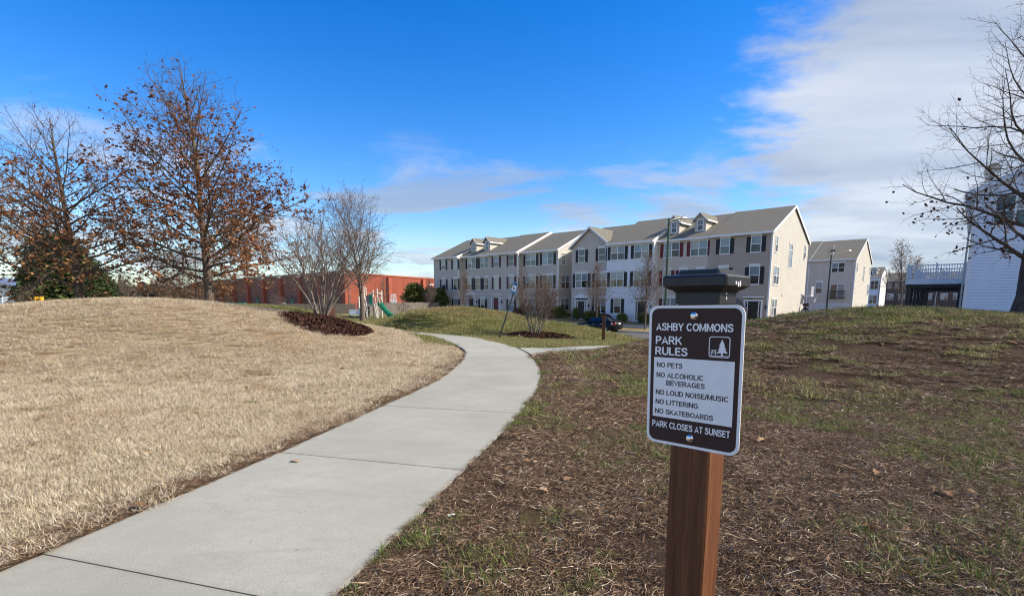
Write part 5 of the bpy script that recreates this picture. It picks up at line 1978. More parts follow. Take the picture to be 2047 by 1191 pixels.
def text_mesh(txt, x0, x1, cap, mt, wd=0.165):
    """stroke lettering fitted between x0 and x1, lying in x-z, facing -y"""
    mb = MB()
    pen, k = 0.0, 0
    vs, fs = [], []
    for ch in txt:
        adv, strokes = GLYPH[ch]
        for st in strokes:
            P_ = [Vector((a, b)) for a, b in st]
            closed = (P_[0] - P_[-1]).length < 1e-3
            n_ = len(P_)
            o = len(vs)
            for i, q in enumerate(P_):
                a_ = P_[i - 1] if i else (P_[-2] if closed else None)
                b_ = P_[i + 1] if i < n_ - 1 else (P_[1] if closed else None)
                d0 = (q - a_).normalized() if a_ is not None else None
                d1 = (b_ - q).normalized() if b_ is not None else None
                d0 = d0 or d1
                d1 = d1 or d0
                m_ = Vector((-(d0 + d1).y, (d0 + d1).x)).normalized()
                n0 = Vector((-d0.y, d0.x))
                w_ = wd / 2 / max(m_.dot(n0), 0.45)
                for sg in (1, -1):
                    e = q + m_ * w_ * sg
                    vs.append((pen + e.x, -0.00004 * (k % 3), min(max(e.y, 0.0), 1.0)))
            for i in range(n_ - 1):
                fs.append((o + 2 * i, o + 2 * i + 1, o + 2 * i + 3, o + 2 * i + 2))
            k += 1
        pen += adv + 0.055
    xs = [q[0] for q in vs]
    mn, mx = min(xs), max(xs)
    mb.add([(x0 + (a - mn) / (mx - mn) * (x1 - x0), y_, z * cap) for a, y_, z in vs], fs)
    return mb.mesh('lettering', mt)


def rrect(x0, x1, z0, z1, r, n=7):
    o = []
    for cx_, cz_, a0 in ((x1 - r, z0 + r, -90), (x1 - r, z1 - r, 0), (x0 + r, z1 - r, 90), (x0 + r, z0 + r, 180)):
        for k in range(n):
            a = math.radians(a0 + 90 * k / (n - 1))
            o.append((cx_ + r * math.cos(a), cz_ + r * math.sin(a)))
    return o


YAW = math.radians(-43.0)
SC = Vector((0.563, 1.575, 1.256))
px_, py_ = SC.x - 0.085 * math.sin(YAW) * 1.0, SC.y + 0.085 * math.cos(YAW)
gpost = gz(px_, py_)
se_ = empty('park_sign', (px_, py_, gpost), YAW, 'brown and white park rules sign bolted to a capped timber post', 'sign')
zc = SC.z - gpost
hp = 0.066
# post with slightly worn corners
mb = MB()
c_ = 0.006
ring = [(-hp + c_, -hp), (hp - c_, -hp), (hp, -hp + c_), (hp, hp - c_), (hp - c_, hp), (-hp + c_, hp), (-hp, hp - c_), (-hp, -hp + c_)]
zz = [-0.45] + list(np.linspace(0.0, 1.50 - gpost, 16))
mb.loft([[(a + 0.0008 * math.sin(7 * z + a * 40), b + 0.0008 * math.cos(5 * z), z) for a, b in ring] for z in zz])
mb.build('post', M['timber'], se_)
# cap: collar, cove, lip, low pyramid
mb = MB()
zt = 1.50 - gpost


def sq(r, z, c=0.004):
    return [(-r + c, -r, z), (r - c, -r, z), (r, -r + c, z), (r, r - c, z), (r - c, r, z), (-r + c, r, z), (-r, r - c, z), (-r, -r + c, z)]


mb.loft([sq(0.071, zt - 0.012), sq(0.071, zt + 0.022), sq(0.078, zt + 0.030), sq(0.088, zt + 0.034), sq(0.094, zt + 0.040), sq(0.1015, zt + 0.044), sq(0.1015, zt + 0.070), sq(0.098, zt + 0.075), sq(0.066, zt + 0.082), sq(0.064, zt + 0.092), sq(0.060, zt + 0.094)])
cp = mb.build('post_cap', M['cap_black'], se_)
# small bright scuffs on its side are bird droppings
mb = MB()
for (yy, z_, a, b) in ((-0.030, 0.052, 0.006, 0.010), (-0.012, 0.048, 0.004, 0.016), (0.004, 0.050, 0.006, 0.018), (-0.020, 0.020, 0.005, 0.008), (-0.018, 0.006, 0.003, 0.010)):
    xx = 0.1018 if z_ > 0.04 else 0.0713
    pts = [(xx, yy + a * math.cos(q), zt + z_ + b * 0.5 * math.sin(q)) for q in np.linspace(0, 2 * math.pi, 9)[:-1]]
    mb.loft([pts, [(xx + 0.0012, y2, z2) for _, y2, z2 in pts]])
mb.build('white_dropping', M['white_trim'], cp)
# panel, 2 mm aluminium, face at y = -hp-0.003
PL = empty('tmp', (0, 0, 0))
bpy.data.objects.remove(PL)
yf = -hp - 0.006
mb = MB()
mb.loft([[(a, -0.0012, b) for a, b in rrect(-0.1525, 0.1525, -0.2285, 0.2285, 0.030)], [(a, 0.0022, b) for a, b in rrect(-0.1525, 0.1525, -0.2285, 0.2285, 0.030)]])
pn = mb.build('sign_panel', M['sign_white'], se_, (0, yf, zc), (0, math.radians(-0.9), 0))


def flat(name, poly, mt, y=-0.0016, holes=None):
    mb = MB()
    mb.add([(a, y, b) for a, b in poly], [tuple(range(len(poly)))])
    return mb.build(name, mt, pn)


flat('brown_field', rrect(-0.1435, 0.1435, -0.2195, 0.2195, 0.024), M['sign_brown'])
flat('white_field', [(-0.1315, -0.139), (0.1295, -0.139), (0.1295, 0.060), (-0.1315, 0.060)], M['sign_white'], -0.0021)
LINES = [('ASHBY COMMONS', -0.127, 0.121, 0.148, 0.0245, 1), ('PARK', -0.127, -0.036, 0.1035, 0.0265, 1), ('RULES', -0.128, -0.017, 0.068, 0.0265, 1),
         ('NO PETS', -0.121, -0.033, 0.027, 0.0165, 0), ('NO ALCOHOLIC', -0.121, 0.036, -0.006, 0.0165, 0), ('BEVERAGES', -0.086, 0.042, -0.031, 0.0165, 0),
         ('NO LOUD NOISE/MUSIC', -0.122, 0.115, -0.064, 0.0165, 0), ('NO LITTERING', -0.122, 0.023, -0.096, 0.0165, 0), ('NO SKATEBOARDS', -0.123, 0.072, -0.128, 0.0165, 0),
         ('PARK CLOSES AT SUNSET', -0.132, 0.125, -0.174, 0.0215, 1)]
for s, a, b, z, cap, wh in LINES:
    me = text_mesh(s, a, b, cap, M['sign_white'] if wh else M['letter_dark'], 0.18 if wh else 0.165)
    place('lettering', me, pn, (0, -0.0027, z))
# pictogram: rounded frame, pine tree, picnic table
mb = MB()
o1, i1 = rrect(0.050, 0.114, 0.070, 0.134, 0.008, 5), rrect(0.0525, 0.1115, 0.0725, 0.1315, 0.006, 5)
mb.loft([[(a, -0.0026, b) for a, b in o1], [(a, -0.0026, b) for a, b in i1]], caps=False)
mb.build('pictogram_frame', M['sign_white'], pn)
mb = MB()
tx = 0.090
tree_p = [(-0.0025, 0), (-0.0025, 0.008), (-0.014, 0.006), (-0.008, 0.017), (-0.0115, 0.017), (-0.006, 0.028), (-0.009, 0.029), (0, 0.049),
          (0.0085, 0.030), (0.006, 0.029), (0.013, 0.018), (0.009, 0.018), (0.018, 0.007), (0.003, 0.008), (0.0035, 0)]
mb.add([(tx + a, -0.0026, 0.0765 + b) for a, b in tree_p], [tuple(range(len(tree_p)))])
mb.build('pine_pictogram', M['sign_white'], pn)
mb = MB()
for q in ([(0.057, 0.0900), (0.074, 0.0900), (0.074, 0.0925), (0.057, 0.0925)], [(0.054, 0.0835), (0.0775, 0.0835), (0.0775, 0.0855), (0.054, 0.0855)],
          [(0.0605, 0.0900), (0.0625, 0.0900), (0.0595, 0.0765), (0.0575, 0.0765)], [(0.0685, 0.0900), (0.0705, 0.0900), (0.0735, 0.0765), (0.0715, 0.0765)]):
    mb.add([(a, -0.0026 - 0.0002 * (q[0][1] > 0.0845), b) for a, b in q], [(0, 1, 2, 3)])
mb.add([(0.054, -0.0026, 0.0742), (0.110, -0.0026, 0.0742), (0.110, -0.0026, 0.0760), (0.054, -0.0026, 0.0760)], [(0, 1, 2, 3)])
mb.build('picnic_table_pictogram', M['sign_white'], pn)
for z in (0.196, -0.196):
    mb = MB()
    n = 18
    prof = [(0.0135, -0.0018), (0.0130, -0.0040), (0.0105, -0.0068), (0.0065, -0.0086), (0.0015, -0.0093)]
    mb.loft([[(r * math.cos(2 * math.pi * k / n), y_, z + r * math.sin(2 * math.pi * k / n)) for k in range(n)] for r, y_ in prof])
    mb.build('bolt_head', M['chrome'], pn, smooth=True)

# ---------------------------------------------------------------- second brown post by the branch path, its panel edge-on
x, y = 3.98, 22.0
e = empty('sign_post', (x, y, gz(x, y)), math.radians(-8), 'short brown timber post with a black cap beyond the side path', 'post')
mb = MB()
mb.cbox(-0.066, 0.066, -0.066, 0.066, -0.3, 1.20, 0.006)
mb.build('post', M['timber'], e)
mb = MB()
mb.loft([sq(0.071, 1.18), sq(0.071, 1.215), sq(0.095, 1.235), sq(0.100, 1.262), sq(0.066, 1.272), sq(0.060, 1.282)])
mb.build('post_cap', M['cap_black'], e)
MB().box(0.069, 0.073, -0.13, 0.17, 0.72, 1.16).build('sign_panel', M['galv'], e)

# ---------------------------------------------------------------- leaning blue sign on a dark pole
M['sign_blue'] = mat('sign_blue', (0.10, 0.30, 0.62), 0.4, 0.08, 4)
x, y = -0.55, 21.0
e = empty('leaning_sign', (x, y, gz(x, y)), math.radians(8), 'dark pole leaning to the right with a small blue and white sign', 'sign')
tip = Vector((0.74, 0.05, 2.25))
mb = MB()
mb.bar((-0.06, 0, -0.2), tip * 0.84, 0.075, 0.05)
mb.build('pole', M['pole_dark'], e)
d = tip.normalized()
ang_ = math.atan2(d.x, d.z)
pn2 = MB().loft([[(a, -0.05, b) for a, b in rrect(-0.13, 0.13, -0.24, 0.24, 0.02, 4)], [(a, -0.045, b) for a, b in rrect(-0.13, 0.13, -0.24, 0.24, 0.02, 4)]]).build('sign_panel', M['sign_blue'], e, tuple(tip * 0.93), (0, ang_, math.radians(-50)))
MB().add([(a, -0.0515, b) for a, b in rrect(-0.11, 0.11, -0.13, 0.10, 0.01, 3)], [tuple(range(12))]).build('white_field', M['sign_white'], pn2)
# dog walker pictogram
mb = MB()
mb.add([(-0.05, -0.053, -0.06), (0.03, -0.053, -0.06), (0.05, -0.053, -0.01), (0.03, -0.053, 0.0), (-0.02, -0.053, 0.0), (-0.02, -0.053, 0.06), (-0.06, -0.053, 0.06)], [(0, 1, 2, 3, 4, 5, 6)])
mb.build('pictogram', M['letter_dark'], pn2)
MB().add([(-0.09, -0.0515, 0.135), (0.09, -0.0515, 0.135), (0.09, -0.0515, 0.19), (-0.09, -0.0515, 0.19)], [(0, 1, 2, 3)]).build('caption', M['letter_dark'], pn2)

# ---------------------------------------------------------------- street lamps
def street_lamp(x, y, z0, top, arm, label, mt, rr):
    e = empty('street_lamp', (x, y, z0), 0, label, 'street lamp', 'street lamps')
    h = top - z0
    MB().lathe([(rr * 2.0, 0.0), (rr * 2.0, 0.12), (rr * 1.35, 0.25), (rr * 1.25, 0.5)], 10).build('base', mt, e)
    MB().tube([(0, 0, 0.4), (0, 0, h * 0.5), (0, 0, h)], [rr * 1.2, rr, rr * 0.8], 10).build('pole', mt, e)
    ax, ay, az_ = arm
    mb = MB()
    mb.tube([(0, 0, h - 0.28), (ax * 0.35, ay * 0.35, h - 0.12 + az_ * 0.35), (ax * 0.75, ay * 0.75, h - 0.1 + az_ * 0.8), (ax, ay, h - 0.1 + az_)], rr * 0.62, 8)
    mb.build('arm', mt, e)
    mb = MB()
    d = Vector((ax, ay, 0)).normalized()
    s_ = Vector((-d.y, d.x, 0))
    c0 = Vector((ax, ay, h - 0.1 + az_))
    rings = []
    for q, w_, hh in ((-0.12, 0.05, 0.04), (0.0, 0.11, 0.08), (0.25, 0.17, 0.12), (0.5, 0.16, 0.11), (0.66, 0.07, 0.04)):
        rings.append([tuple(c0 + d * q + s_ * w_ * math.cos(a) + Vector((0, 0, hh * math.sin(a) * (1.0 if math.sin(a) > 0 else 0.45)))) for a in np.linspace(0, 2 * math.pi, 11)[:-1]])
    mb.loft(rings)
    hd = mb.build('lamp_head', M['galv'], e, smooth=True)
    MB().lathe([(0.04, 0.10), (0.04, 0.18), (0.01, 0.19)], 8, tuple(c0 + d * 0.3)).build('photocell', M['black_paint'], hd)


street_lamp(11.14, 37.0, gz(11.14, 37.0), 7.25, (1.0, 0.55, 0.18), 'green street lamp post standing before the beige townhouse above the sign', M['pole_green'], 0.10)
street_lamp(42.0, 68.0, -0.80, 7.35, (2.7, 0.9, 0.75), 'dark street lamp with a long arm before the garage townhouse', M['pole_dark'], 0.10)
x, y = 60.6, 84.5
street_lamp(x * 1.62, y * 1.62, -0.85, 6.9, (-0.4, -0.3, 0.1), 'distant thin lamp post in front of the white gable end', M['pole_dark'], 0.09)

# ---------------------------------------------------------------- dark sedan at the far kerb
M['car_paint'] = mat('car_paint', (0.006, 0.007, 0.010), 0.32, 0.06, 2, metal=0.0, spec=0.4)
M['car_glass'] = mat('car_glass', (0.008, 0.009, 0.012), 0.05, 0.1, 2, spec=0.9)
M['tail_red'] = mat('tail_red', (0.22, 0.015, 0.015), 0.2, 0.1, 8, spec=0.7)
M['tail_white'] = mat('tail_white', (0.75, 0.60, 0.60), 0.2, 0.1, 8, spec=0.7)
cw, cs_ = -12.1, 11.5
x, y = uv(cw, -cs_)
zc_ = float(street_z(cw)) + 0.004
# local: +x is the rear (to the right), -x the nose
ce = empty('parked_car', (x, y, zc_), RZ, 'dark blue grey sedan parked at the kerb before the white townhouse', 'car')
# lower body stations: x, half width, z bottom, z shoulder
ST = [(-2.32, 0.62, 0.34, 0.62), (-2.24, 0.78, 0.24, 0.70), (-2.0, 0.86, 0.20, 0.78), (-1.5, 0.89, 0.19, 0.85), (-0.9, 0.90, 0.19, 0.92), (0.0, 0.905, 0.19, 0.95), (0.9, 0.905, 0.19, 0.98), (1.5, 0.90, 0.20, 1.01), (1.95, 0.87, 0.24, 1.04), (2.22, 0.80, 0.30, 1.02), (2.34, 0.68, 0.40, 0.94)]
rings = []
for sx, hw, zb_, zs_ in ST:
    zm = zb_ + (zs_ - zb_) * 0.55
    r_ = [(sx, -hw * 0.88, zb_), (sx, -hw, zb_ + 0.10), (sx, -hw * 1.0, zm), (sx, -hw * 0.965, zs_ - 0.06), (sx, -hw * 0.86, zs_), (sx, -hw * 0.4, zs_ + 0.03), (sx, hw * 0.4, zs_ + 0.03),
          (sx, hw * 0.86, zs_), (sx, hw * 0.965, zs_ - 0.06), (sx, hw, zm), (sx, hw, zb_ + 0.10), (sx, hw * 0.88, zb_)]
    rings.append(r_)
cb = MB().loft(rings).build('body', M['car_paint'], ce, smooth=True)
# cabin
CB = [(-1.02, 0.80, 0.92, 0.78, 0.93), (-0.35, 0.83, 0.94, 0.64, 1.38), (0.25, 0.84, 0.95, 0.62, 1.455), (0.85, 0.84, 0.97, 0.61, 1.43), (1.25, 0.82, 0.98, 0.62, 1.33), (1.95, 0.78, 1.03, 0.76, 1.05)]
rings = []
for sx, hb_, zb_, ht_, zt_ in CB:
    rings.append([(sx, -hb_, zb_), (sx, -ht_ - 0.02, zt_ - 0.06), (sx, -ht_ * 0.88, zt_), (sx, 0, zt_ + 0.015), (sx, ht_ * 0.88, zt_), (sx, ht_ + 0.02, zt_ - 0.06), (sx, hb_, zb_)])
MB().loft(rings).build('cabin', M['car_paint'], ce, smooth=True)


def cabin_pt(sx, side, f):
    i = max(k for k in range(len(CB) - 1) if CB[k][0] <= sx + 1e-6)
    a, b = CB[i], CB[i + 1]
    q = (sx - a[0]) / (b[0] - a[0])
    hb_, zb_, ht_, zt_ = [a[k] + (b[k] - a[k]) * q for k in range(1, 5)]
    return (sx, side * (hb_ + (ht_ + 0.02 - hb_) * f + 0.006), zb_ + (zt_ - 0.06 - zb_) * f)


for side in (-1, 1):
    for pts in ([(-0.72, 0.12), (0.18, 0.12), (0.18, 0.93), (-0.30, 0.93)], [(0.26, 0.12), (1.02, 0.12), (0.98, 0.93), (0.26, 0.93)], [(1.10, 0.15), (1.60, 0.25), (1.24, 0.90), (1.06, 0.92)]):
        MB().add([cabin_pt(a, side, f_) for a, f_ in pts], [(0, 1, 2, 3) if side < 0 else (3, 2, 1, 0)]).build('side_window', M['car_glass'], ce)
MB().add([(-0.97, -0.70, 0.985), (-0.97, 0.70, 0.985), (-0.40, 0.56, 1.375), (-0.40, -0.56, 1.375)], [(0, 1, 2, 3)]).build('windscreen', M['car_glass'], ce)
MB().add([(1.90, -0.66, 1.085), (1.90, 0.66, 1.085), (1.27, 0.54, 1.358), (1.27, -0.54, 1.358)], [(3, 2, 1, 0)]).build('rear_window', M['car_glass'], ce)
for side in (-1, 1):
    MB().loft([[(2.02, side * 0.875, 0.74), (2.02, side * 0.885, 0.98), (2.26, side * 0.815, 0.98), (2.26, side * 0.80, 0.74)], [(2.06, side * 0.66, 0.78), (2.06, side * 0.66, 0.94), (2.33, side * 0.66, 0.93), (2.345, side * 0.66, 0.78)]]).build('tail_light', M['tail_red'], ce)
    MB().loft([[(1.96, side * 0.895, 0.82), (1.96, side * 0.893, 0.96), (2.10, side * 0.873, 0.95), (2.12, side * 0.870, 0.72)], [(1.98, side * 0.80, 0.82), (1.98, side * 0.80, 0.96), (2.10, side * 0.80, 0.95), (2.12, side * 0.80, 0.72)]]).build('reflector', M['tail_white'], ce)
    MB().loft([[(-0.72, side * 0.88, 0.98), (-0.58, side * 0.88, 0.98), (-0.58, side * 0.88, 1.10), (-0.70, side * 0.88, 1.10)], [(-0.70, side * 1.05, 0.99), (-0.60, side * 1.05, 0.99), (-0.60, side * 1.05, 1.09), (-0.68, side * 1.05, 1.09)]]).build('mirror', M['car_paint'], ce)
    for hx in (0.05, 0.92):
        MB().box(hx - 0.10, hx + 0.10, min(side * 0.885, side * 0.925), max(side * 0.885, side * 0.925), 0.80, 0.83).build('door_handle', M['galv'], ce)
    MB().loft([[(-2.26, side * 0.76, 0.60), (-2.26, side * 0.76, 0.70), (-1.95, side * 0.875, 0.76), (-1.95, side * 0.875, 0.66)], [(-2.33, side * 0.45, 0.58), (-2.33, side * 0.45, 0.66), (-2.10, side * 0.5, 0.72), (-2.10, side * 0.5, 0.62)]]).build('headlight', M['tail_white'], ce)
MB().box(2.33, 2.385, -0.18, 0.18, 0.80, 0.92).build('licence_plate', M['sign_white'], ce)
MB().box(1.98, 2.30, -0.72, 0.72, 1.045, 1.085).build('boot_spoiler', M['car_paint'], ce)
tyre_m = MB()
n = 22
prof = [(0.20, -0.10), (0.29, -0.11), (0.325, -0.085), (0.33, 0.0), (0.325, 0.085), (0.29, 0.11), (0.20, 0.10)]
tyre_m.loft([[(r * math.cos(2 * math.pi * k / n), y_, r * math.sin(2 * math.pi * k / n)) for k in range(n)] for r, y_ in prof], caps=False)
tyre_me = tyre_m.mesh('tyre', M['tyre'], True)
rim_m = MB()
rim_m.loft([[(r * math.cos(2 * math.pi * k / n), y_, r * math.sin(2 * math.pi * k / n)) for k in range(n)] for r, y_ in [(0.215, 0.06), (0.215, -0.10), (0.19, -0.105), (0.18, -0.06)]], caps=False)
for k in range(7):
    a = 2 * math.pi * k / 7
    rim_m.bar((0.03 * math.cos(a), -0.085, 0.03 * math.sin(a)), (0.195 * math.cos(a), -0.085, 0.195 * math.sin(a)), 0.03, 0.045)
rim_m.tube([(0, -0.10, 0), (0, 0.04, 0)], 0.05, 10)
rim_me = rim_m.mesh('rim', M['galv'])
disc_me = MB().tube([(0, -0.02, 0), (0, 0.05, 0)], 0.20, 16).mesh('wheel_disc', M['tyre'])
arch_me = MB().tube([(0, -0.012, 0), (0, 0.12, 0)], 0.375, 22).mesh('wheel_arch', M['tyre'])
for wx in (-1.42, 1.38):
    for side in (-1, 1):
        place('wheel_arch', arch_me, ce, (wx, side * 0.905, 0.345), (0, 0, 0 if side < 0 else math.pi))
        wo = place('wheel', disc_me, ce, (wx, side * 0.835, 0.33), (0, 0, 0 if side < 0 else math.pi))
        place('tyre', tyre_me, wo)
        place('rim', rim_me, wo)

# ---------------------------------------------------------------- playground
x, y = -12.82, 47.0
pz = gz(x, y)
pe = empty('play_structure', (x, y, pz), math.radians(-4), 'playground tower with tan posts, ladder and green slide', 'playground')
for px0, py0, hh in ((-0.85, -0.6, 2.9), (-1.25, 0.65, 2.7), (-0.25, 0.65, 2.45), (0.95, -0.6, 2.55), (0.95, 0.65, 2.4), (-1.9, 0.0, 1.9)):
    MB().tube([(px0, py0, -0.1), (px0, py0, hh)], 0.075, 10).lathe([(0.085, 0), (0.085, 0.05), (0.04, 0.09)], 10, (px0, py0, hh)).build('post', M['play_post'], pe)
MB().box(-1.3, 1.0, -0.6, 0.7, 1.18, 1.26).build('platform', M['play_grey'], pe)
for z0 in (0.35, 1.35):
    for k in range(6):
        MB().box(-1.22 + k * 0.075 - (0.0), -1.17 + k * 0.075, 0.60, 0.64, z0, z0 + 0.75).build('panel_slat', M['play_grey'], pe)
MB().box(-1.24, -0.92, -0.62, 0.6, 0.15, 1.15).build('climbing_panel', M['play_grey'], pe)
MB().box(-0.80, -0.35, 0.56, 0.60, 1.3, 2.15).build('side_panel', M['plastic_green'], pe)
for x_ in (-0.62, 0.70):
    MB().tube([(x_ - 0.15, -0.72, 1.35), (x_ + 0.55, -1.45, -0.05)], 0.045, 8).build('ladder_rail', M['play_post'], pe)
    MB().tube([(x_ - 0.05, -0.66, 2.0), (x_ + 0.30, -1.0, 1.05), (x_ + 0.55, -1.35, 0.35), (x_ + 0.55, -1.38, 0.0)], 0.025, 6).build('hand_rail', M['play_post'], pe)
for k in range(4):
    f_ = (k + 0.7) / 4.6
    x_ = -0.77 + 0.70 * f_
    z_ = 1.35 - 1.40 * f_
    y_ = -0.72 - 0.73 * f_
    MB().box(x_, x_ + 1.32, y_ - 0.07, y_ + 0.07, z_ - 0.025, z_ + 0.025).build('ladder_step', M['play_post'], pe)
MB().tube([(-0.25, -0.55, 2.2), (0.95, -0.55, 2.25)], 0.05, 8).build('top_bar', M['play_post'], pe)
MB().tube([(1.05, -0.55, 2.2), (1.45, -0.5, 2.2)], 0.09, 8).build('telescope', M['play_post'], pe)
MB().tube([(0.45 + 0.24 * math.cos(a), 0.62, 1.75 + 0.24 * math.sin(a)) for a in np.linspace(0, 2 * math.pi, 19)], 0.022, 6, caps=False).build('steering_ring', M['play_post'], pe)
pe.scale = (0.68, 1.0, 1.06)
# slide: curved trough with raised sides
sl = [(1.0, 1.22), (1.25, 1.12), (1.7, 0.72), (2.15, 0.38), (2.55, 0.16), (2.85, 0.10), (3.05, 0.10)]
rings = []
for sx, sz in sl:
    rings.append([(sx, -0.62, sz + 0.36), (sx, -0.56, sz + 0.36), (sx, -0.50, sz + 0.02), (sx, 0.0, sz), (sx, 0.04, sz + 0.36), (sx, 0.10, sz + 0.36), (sx, 0.06, sz - 0.05), (sx, -0.56, sz - 0.05)])
MB().loft(rings).build('slide', M['plastic_green'], pe, smooth=False)
MB().box(2.45, 2.55, -0.45, 0.0, -0.1, 0.14).build('slide_foot', M['play_grey'], pe)
mb = MB()
for sgn in (-0.64, 0.12):
    mb.tube([(1.0, sgn, 1.95), (1.2, sgn, 1.75), (1.3, sgn, 1.35)], 0.03, 6)
mb.build('slide_rail', M['play_post'], pe)
# mulch bed under it as a thin dark sheet
M['play_mulch'] = mat('play_mulch', (0.055, 0.028, 0.02), 0.95, 0.4, 6, bump=0.8, bscale=20)
mb = MB()
nseg = 40
P_ = []
for k in range(nseg):
    a = 2 * math.pi * k / nseg
    x_, y_ = -12.8 + 5.2 * math.cos(a) * (1 + 0.05 * math.sin(3 * a)), 48.5 + 4.6 * math.sin(a)
    P_.append((x_, y_, gz(x_, y_) + 0.03))
mb.add(P_ + [(-12.8, 48.5, gz(-12.8, 48.5) + 0.06)], [(k, (k + 1) % nseg, nseg) for k in range(nseg)])
tag(mb.build('play_mulch', M['play_mulch']), 'dark bark mulch spread under the play tower', 'mulch', kind='stuff')

# bench with pale boards by the round tree
x, y = -14.0, 46.0
e = empty('park_bench', (x, y, gz(x, y)), math.radians(6), 'pale blue bench with black legs beside the round bare tree', 'bench')
for k in range(3):
    MB().box(-0.75, 0.75, 0.20 + k * 0.015, 0.24 + k * 0.015, 0.50 + k * 0.14, 0.62 + k * 0.14).build('back_slat', M['pale_blue'], e)
    MB().box(-0.75, 0.75, -0.25 + k * 0.15, -0.13 + k * 0.15, 0.42, 0.46).build('seat_slat', M['pale_blue'], e)
for x_ in (-0.68, 0.68):
    MB().bar((x_, -0.2, 0), (x_, -0.2, 0.42), 0.06, 0.06).bar((x_, 0.25, 0), (x_, 0.27, 0.95), 0.06, 0.06).bar((x_, -0.25, 0.40), (x_, 0.25, 0.40), 0.05, 0.05).build('leg', M['black_paint'], e)

# litter bin: slatted brown drum
x, y = -9.35, 26.0
e = empty('litter_bin', (x, y, gz(x, y)), 0, 'round brown slatted litter bin behind the long mulch bed', 'litter bin')
MB().lathe([(0.25, 0.02), (0.27, 0.06), (0.27, 0.80), (0.25, 0.82)], 20).build('liner', M['black_paint'], e)
slat = MB().loft([[(0.275, -0.036, 0.03), (0.275, 0.036, 0.03), (0.30, 0.034, 0.03), (0.30, -0.034, 0.03)], [(0.285, -0.036, 0.86), (0.285, 0.036, 0.86), (0.315, 0.034, 0.86), (0.315, -0.034, 0.86)]]).mesh('slat', M['bin_brown'])
for k in range(24):
    place('slat', slat, e, (0, 0, 0), (0, 0, 2 * math.pi * k / 24))
MB().lathe([(0.33, 0.86), (0.33, 0.90), (0.24, 0.93), (0.20, 0.92)], 20).build('rim', M['bin_brown'], e)

# ---------------------------------------------------------------- weathered picket fence behind the park
def fence(a, b, zt0, label):
    a, b = Vector(a), Vector(b)
    L_ = (b - a).length
    e = empty('picket_fence', (a.x, a.y, 0), math.atan2(b.y - a.y, b.x - a.x), label, 'fence', 'wooden fences')
    mb = MB()
    n_ = int(L_ / 0.16)
    for k in range(n_):
        h_ = rng.uniform(-0.05, 0.05)
        q = rng.uniform(-0.008, 0.008)
        mb.add([(k * 0.16, q, -0.8), (k * 0.16 + 0.145, q, -0.8), (k * 0.16 + 0.145, q, zt0 + h_), (k * 0.16 + 0.07, q, zt0 + h_ + 0.05), (k * 0.16, q, zt0 + h_),
                (k * 0.16, q + 0.02, -0.8), (k * 0.16 + 0.145, q + 0.02, -0.8), (k * 0.16 + 0.145, q + 0.02, zt0 + h_), (k * 0.16 + 0.07, q + 0.02, zt0 + h_ + 0.05), (k * 0.16, q + 0.02, zt0 + h_)],
               [(0, 1, 2, 3, 4), (9, 8, 7, 6, 5), (0, 5, 6, 1), (1, 6, 7, 2), (2, 7, 8, 3), (3, 8, 9, 4), (4, 9, 5, 0)])
    p_ = mb.build('pickets', M['fence_grey'], e)
    p_['kind'] = 'stuff'
    for z in (-0.3, zt0 - 0.35):
        MB().box(0, L_, 0.03, 0.09, z, z + 0.09).build('rail', M['fence_grey'], e)
    for k in range(int(L_ / 2.4) + 1):
        MB().box(k * 2.4 - 0.05, k * 2.4 + 0.05, 0.095, 0.2, -0.8, zt0 + 0.1).build('fence_post', M['fence_grey'], e)


fence((-20.5, 68.0), (-10.8, 76.0), 1.15, 'weathered wooden picket fence between the brush and the end townhouse')
fence((-38.0, 66.0), (-20.7, 67.9), 1.0, 'weathered wooden fence behind the crape myrtle and litter bin')

# white lattice utility box before the brick wall
e = empty('utility_tower', (-17.2, 74.0, -0.4), 0.3, 'small white utility box with a lattice top above the fence', 'utility box')
e.scale = (0.75, 0.75, 0.85)
MB().cbox(-0.65, 0.65, -0.5, 0.5, 0, 2.1, 0.05).build('cabinet', M['pale_blue'], e)
mb = MB()
for k in range(5):
    w0_, w1_ = 0.62, 0.42
    for sx in (-1, 1):
        mb.bar((-w0_ + 2 * w0_ * k / 4, sx * 0.45, 2.1), (-w1_ + 2 * w1_ * k / 4, sx * 0.32, 3.3), 0.05, 0.05)
for z in (2.3, 2.7, 3.1):
    f_ = (z - 2.1) / 1.2
    w_ = 0.62 - 0.2 * f_
    d_ = 0.45 - 0.13 * f_
    for sx in (-1, 1):
        mb.bar((-w_, sx * d_, z), (w_, sx * d_, z), 0.05, 0.05)
        mb.bar((sx * w_, -d_, z), (sx * w_, d_, z), 0.05, 0.05)
mb.build('lattice', M['white_trim'], e)
# green cabinets, white notice, far pole, barrels
for k, (x, y, lb) in enumerate([(-35.7, 64.0, 'left one of two green utility cabinets before the brick store'), (-34.2, 64.3, 'green utility cabinet nearer the brick pilaster')]):
    e = empty('utility_cabinet', (x, y, gz(x, y)), 0.2, lb, 'utility cabinet', 'green utility cabinets')
    MB().cbox(-0.62, 0.62, -0.5, 0.5, 0, 1.45, 0.05).build('cabinet', M['util_green'], e)
    MB().box(-0.6, 0.6, -0.53, -0.502, 0.75, 1.3).build('door', M['util_green'], e)
    MB().box(0.35, 0.5, -0.55, -0.531, 1.0, 1.12).build('label_plate', M['white_trim'], e)
    MB().box(-0.72, 0.72, -0.6, 0.6, -0.15, 0.0).build('plinth', M['kerb'], e)
e = empty('notice_sign', (-31.3, 70.0, gz(-31.3, 70.0)), 0.0, 'small white notice with a red ring mark in front of the brick wall', 'sign')
MB().bar((0, 0.03, 0), (0, 0.03, 1.4), 0.06, 0.04).build('post', M['galv'], e)
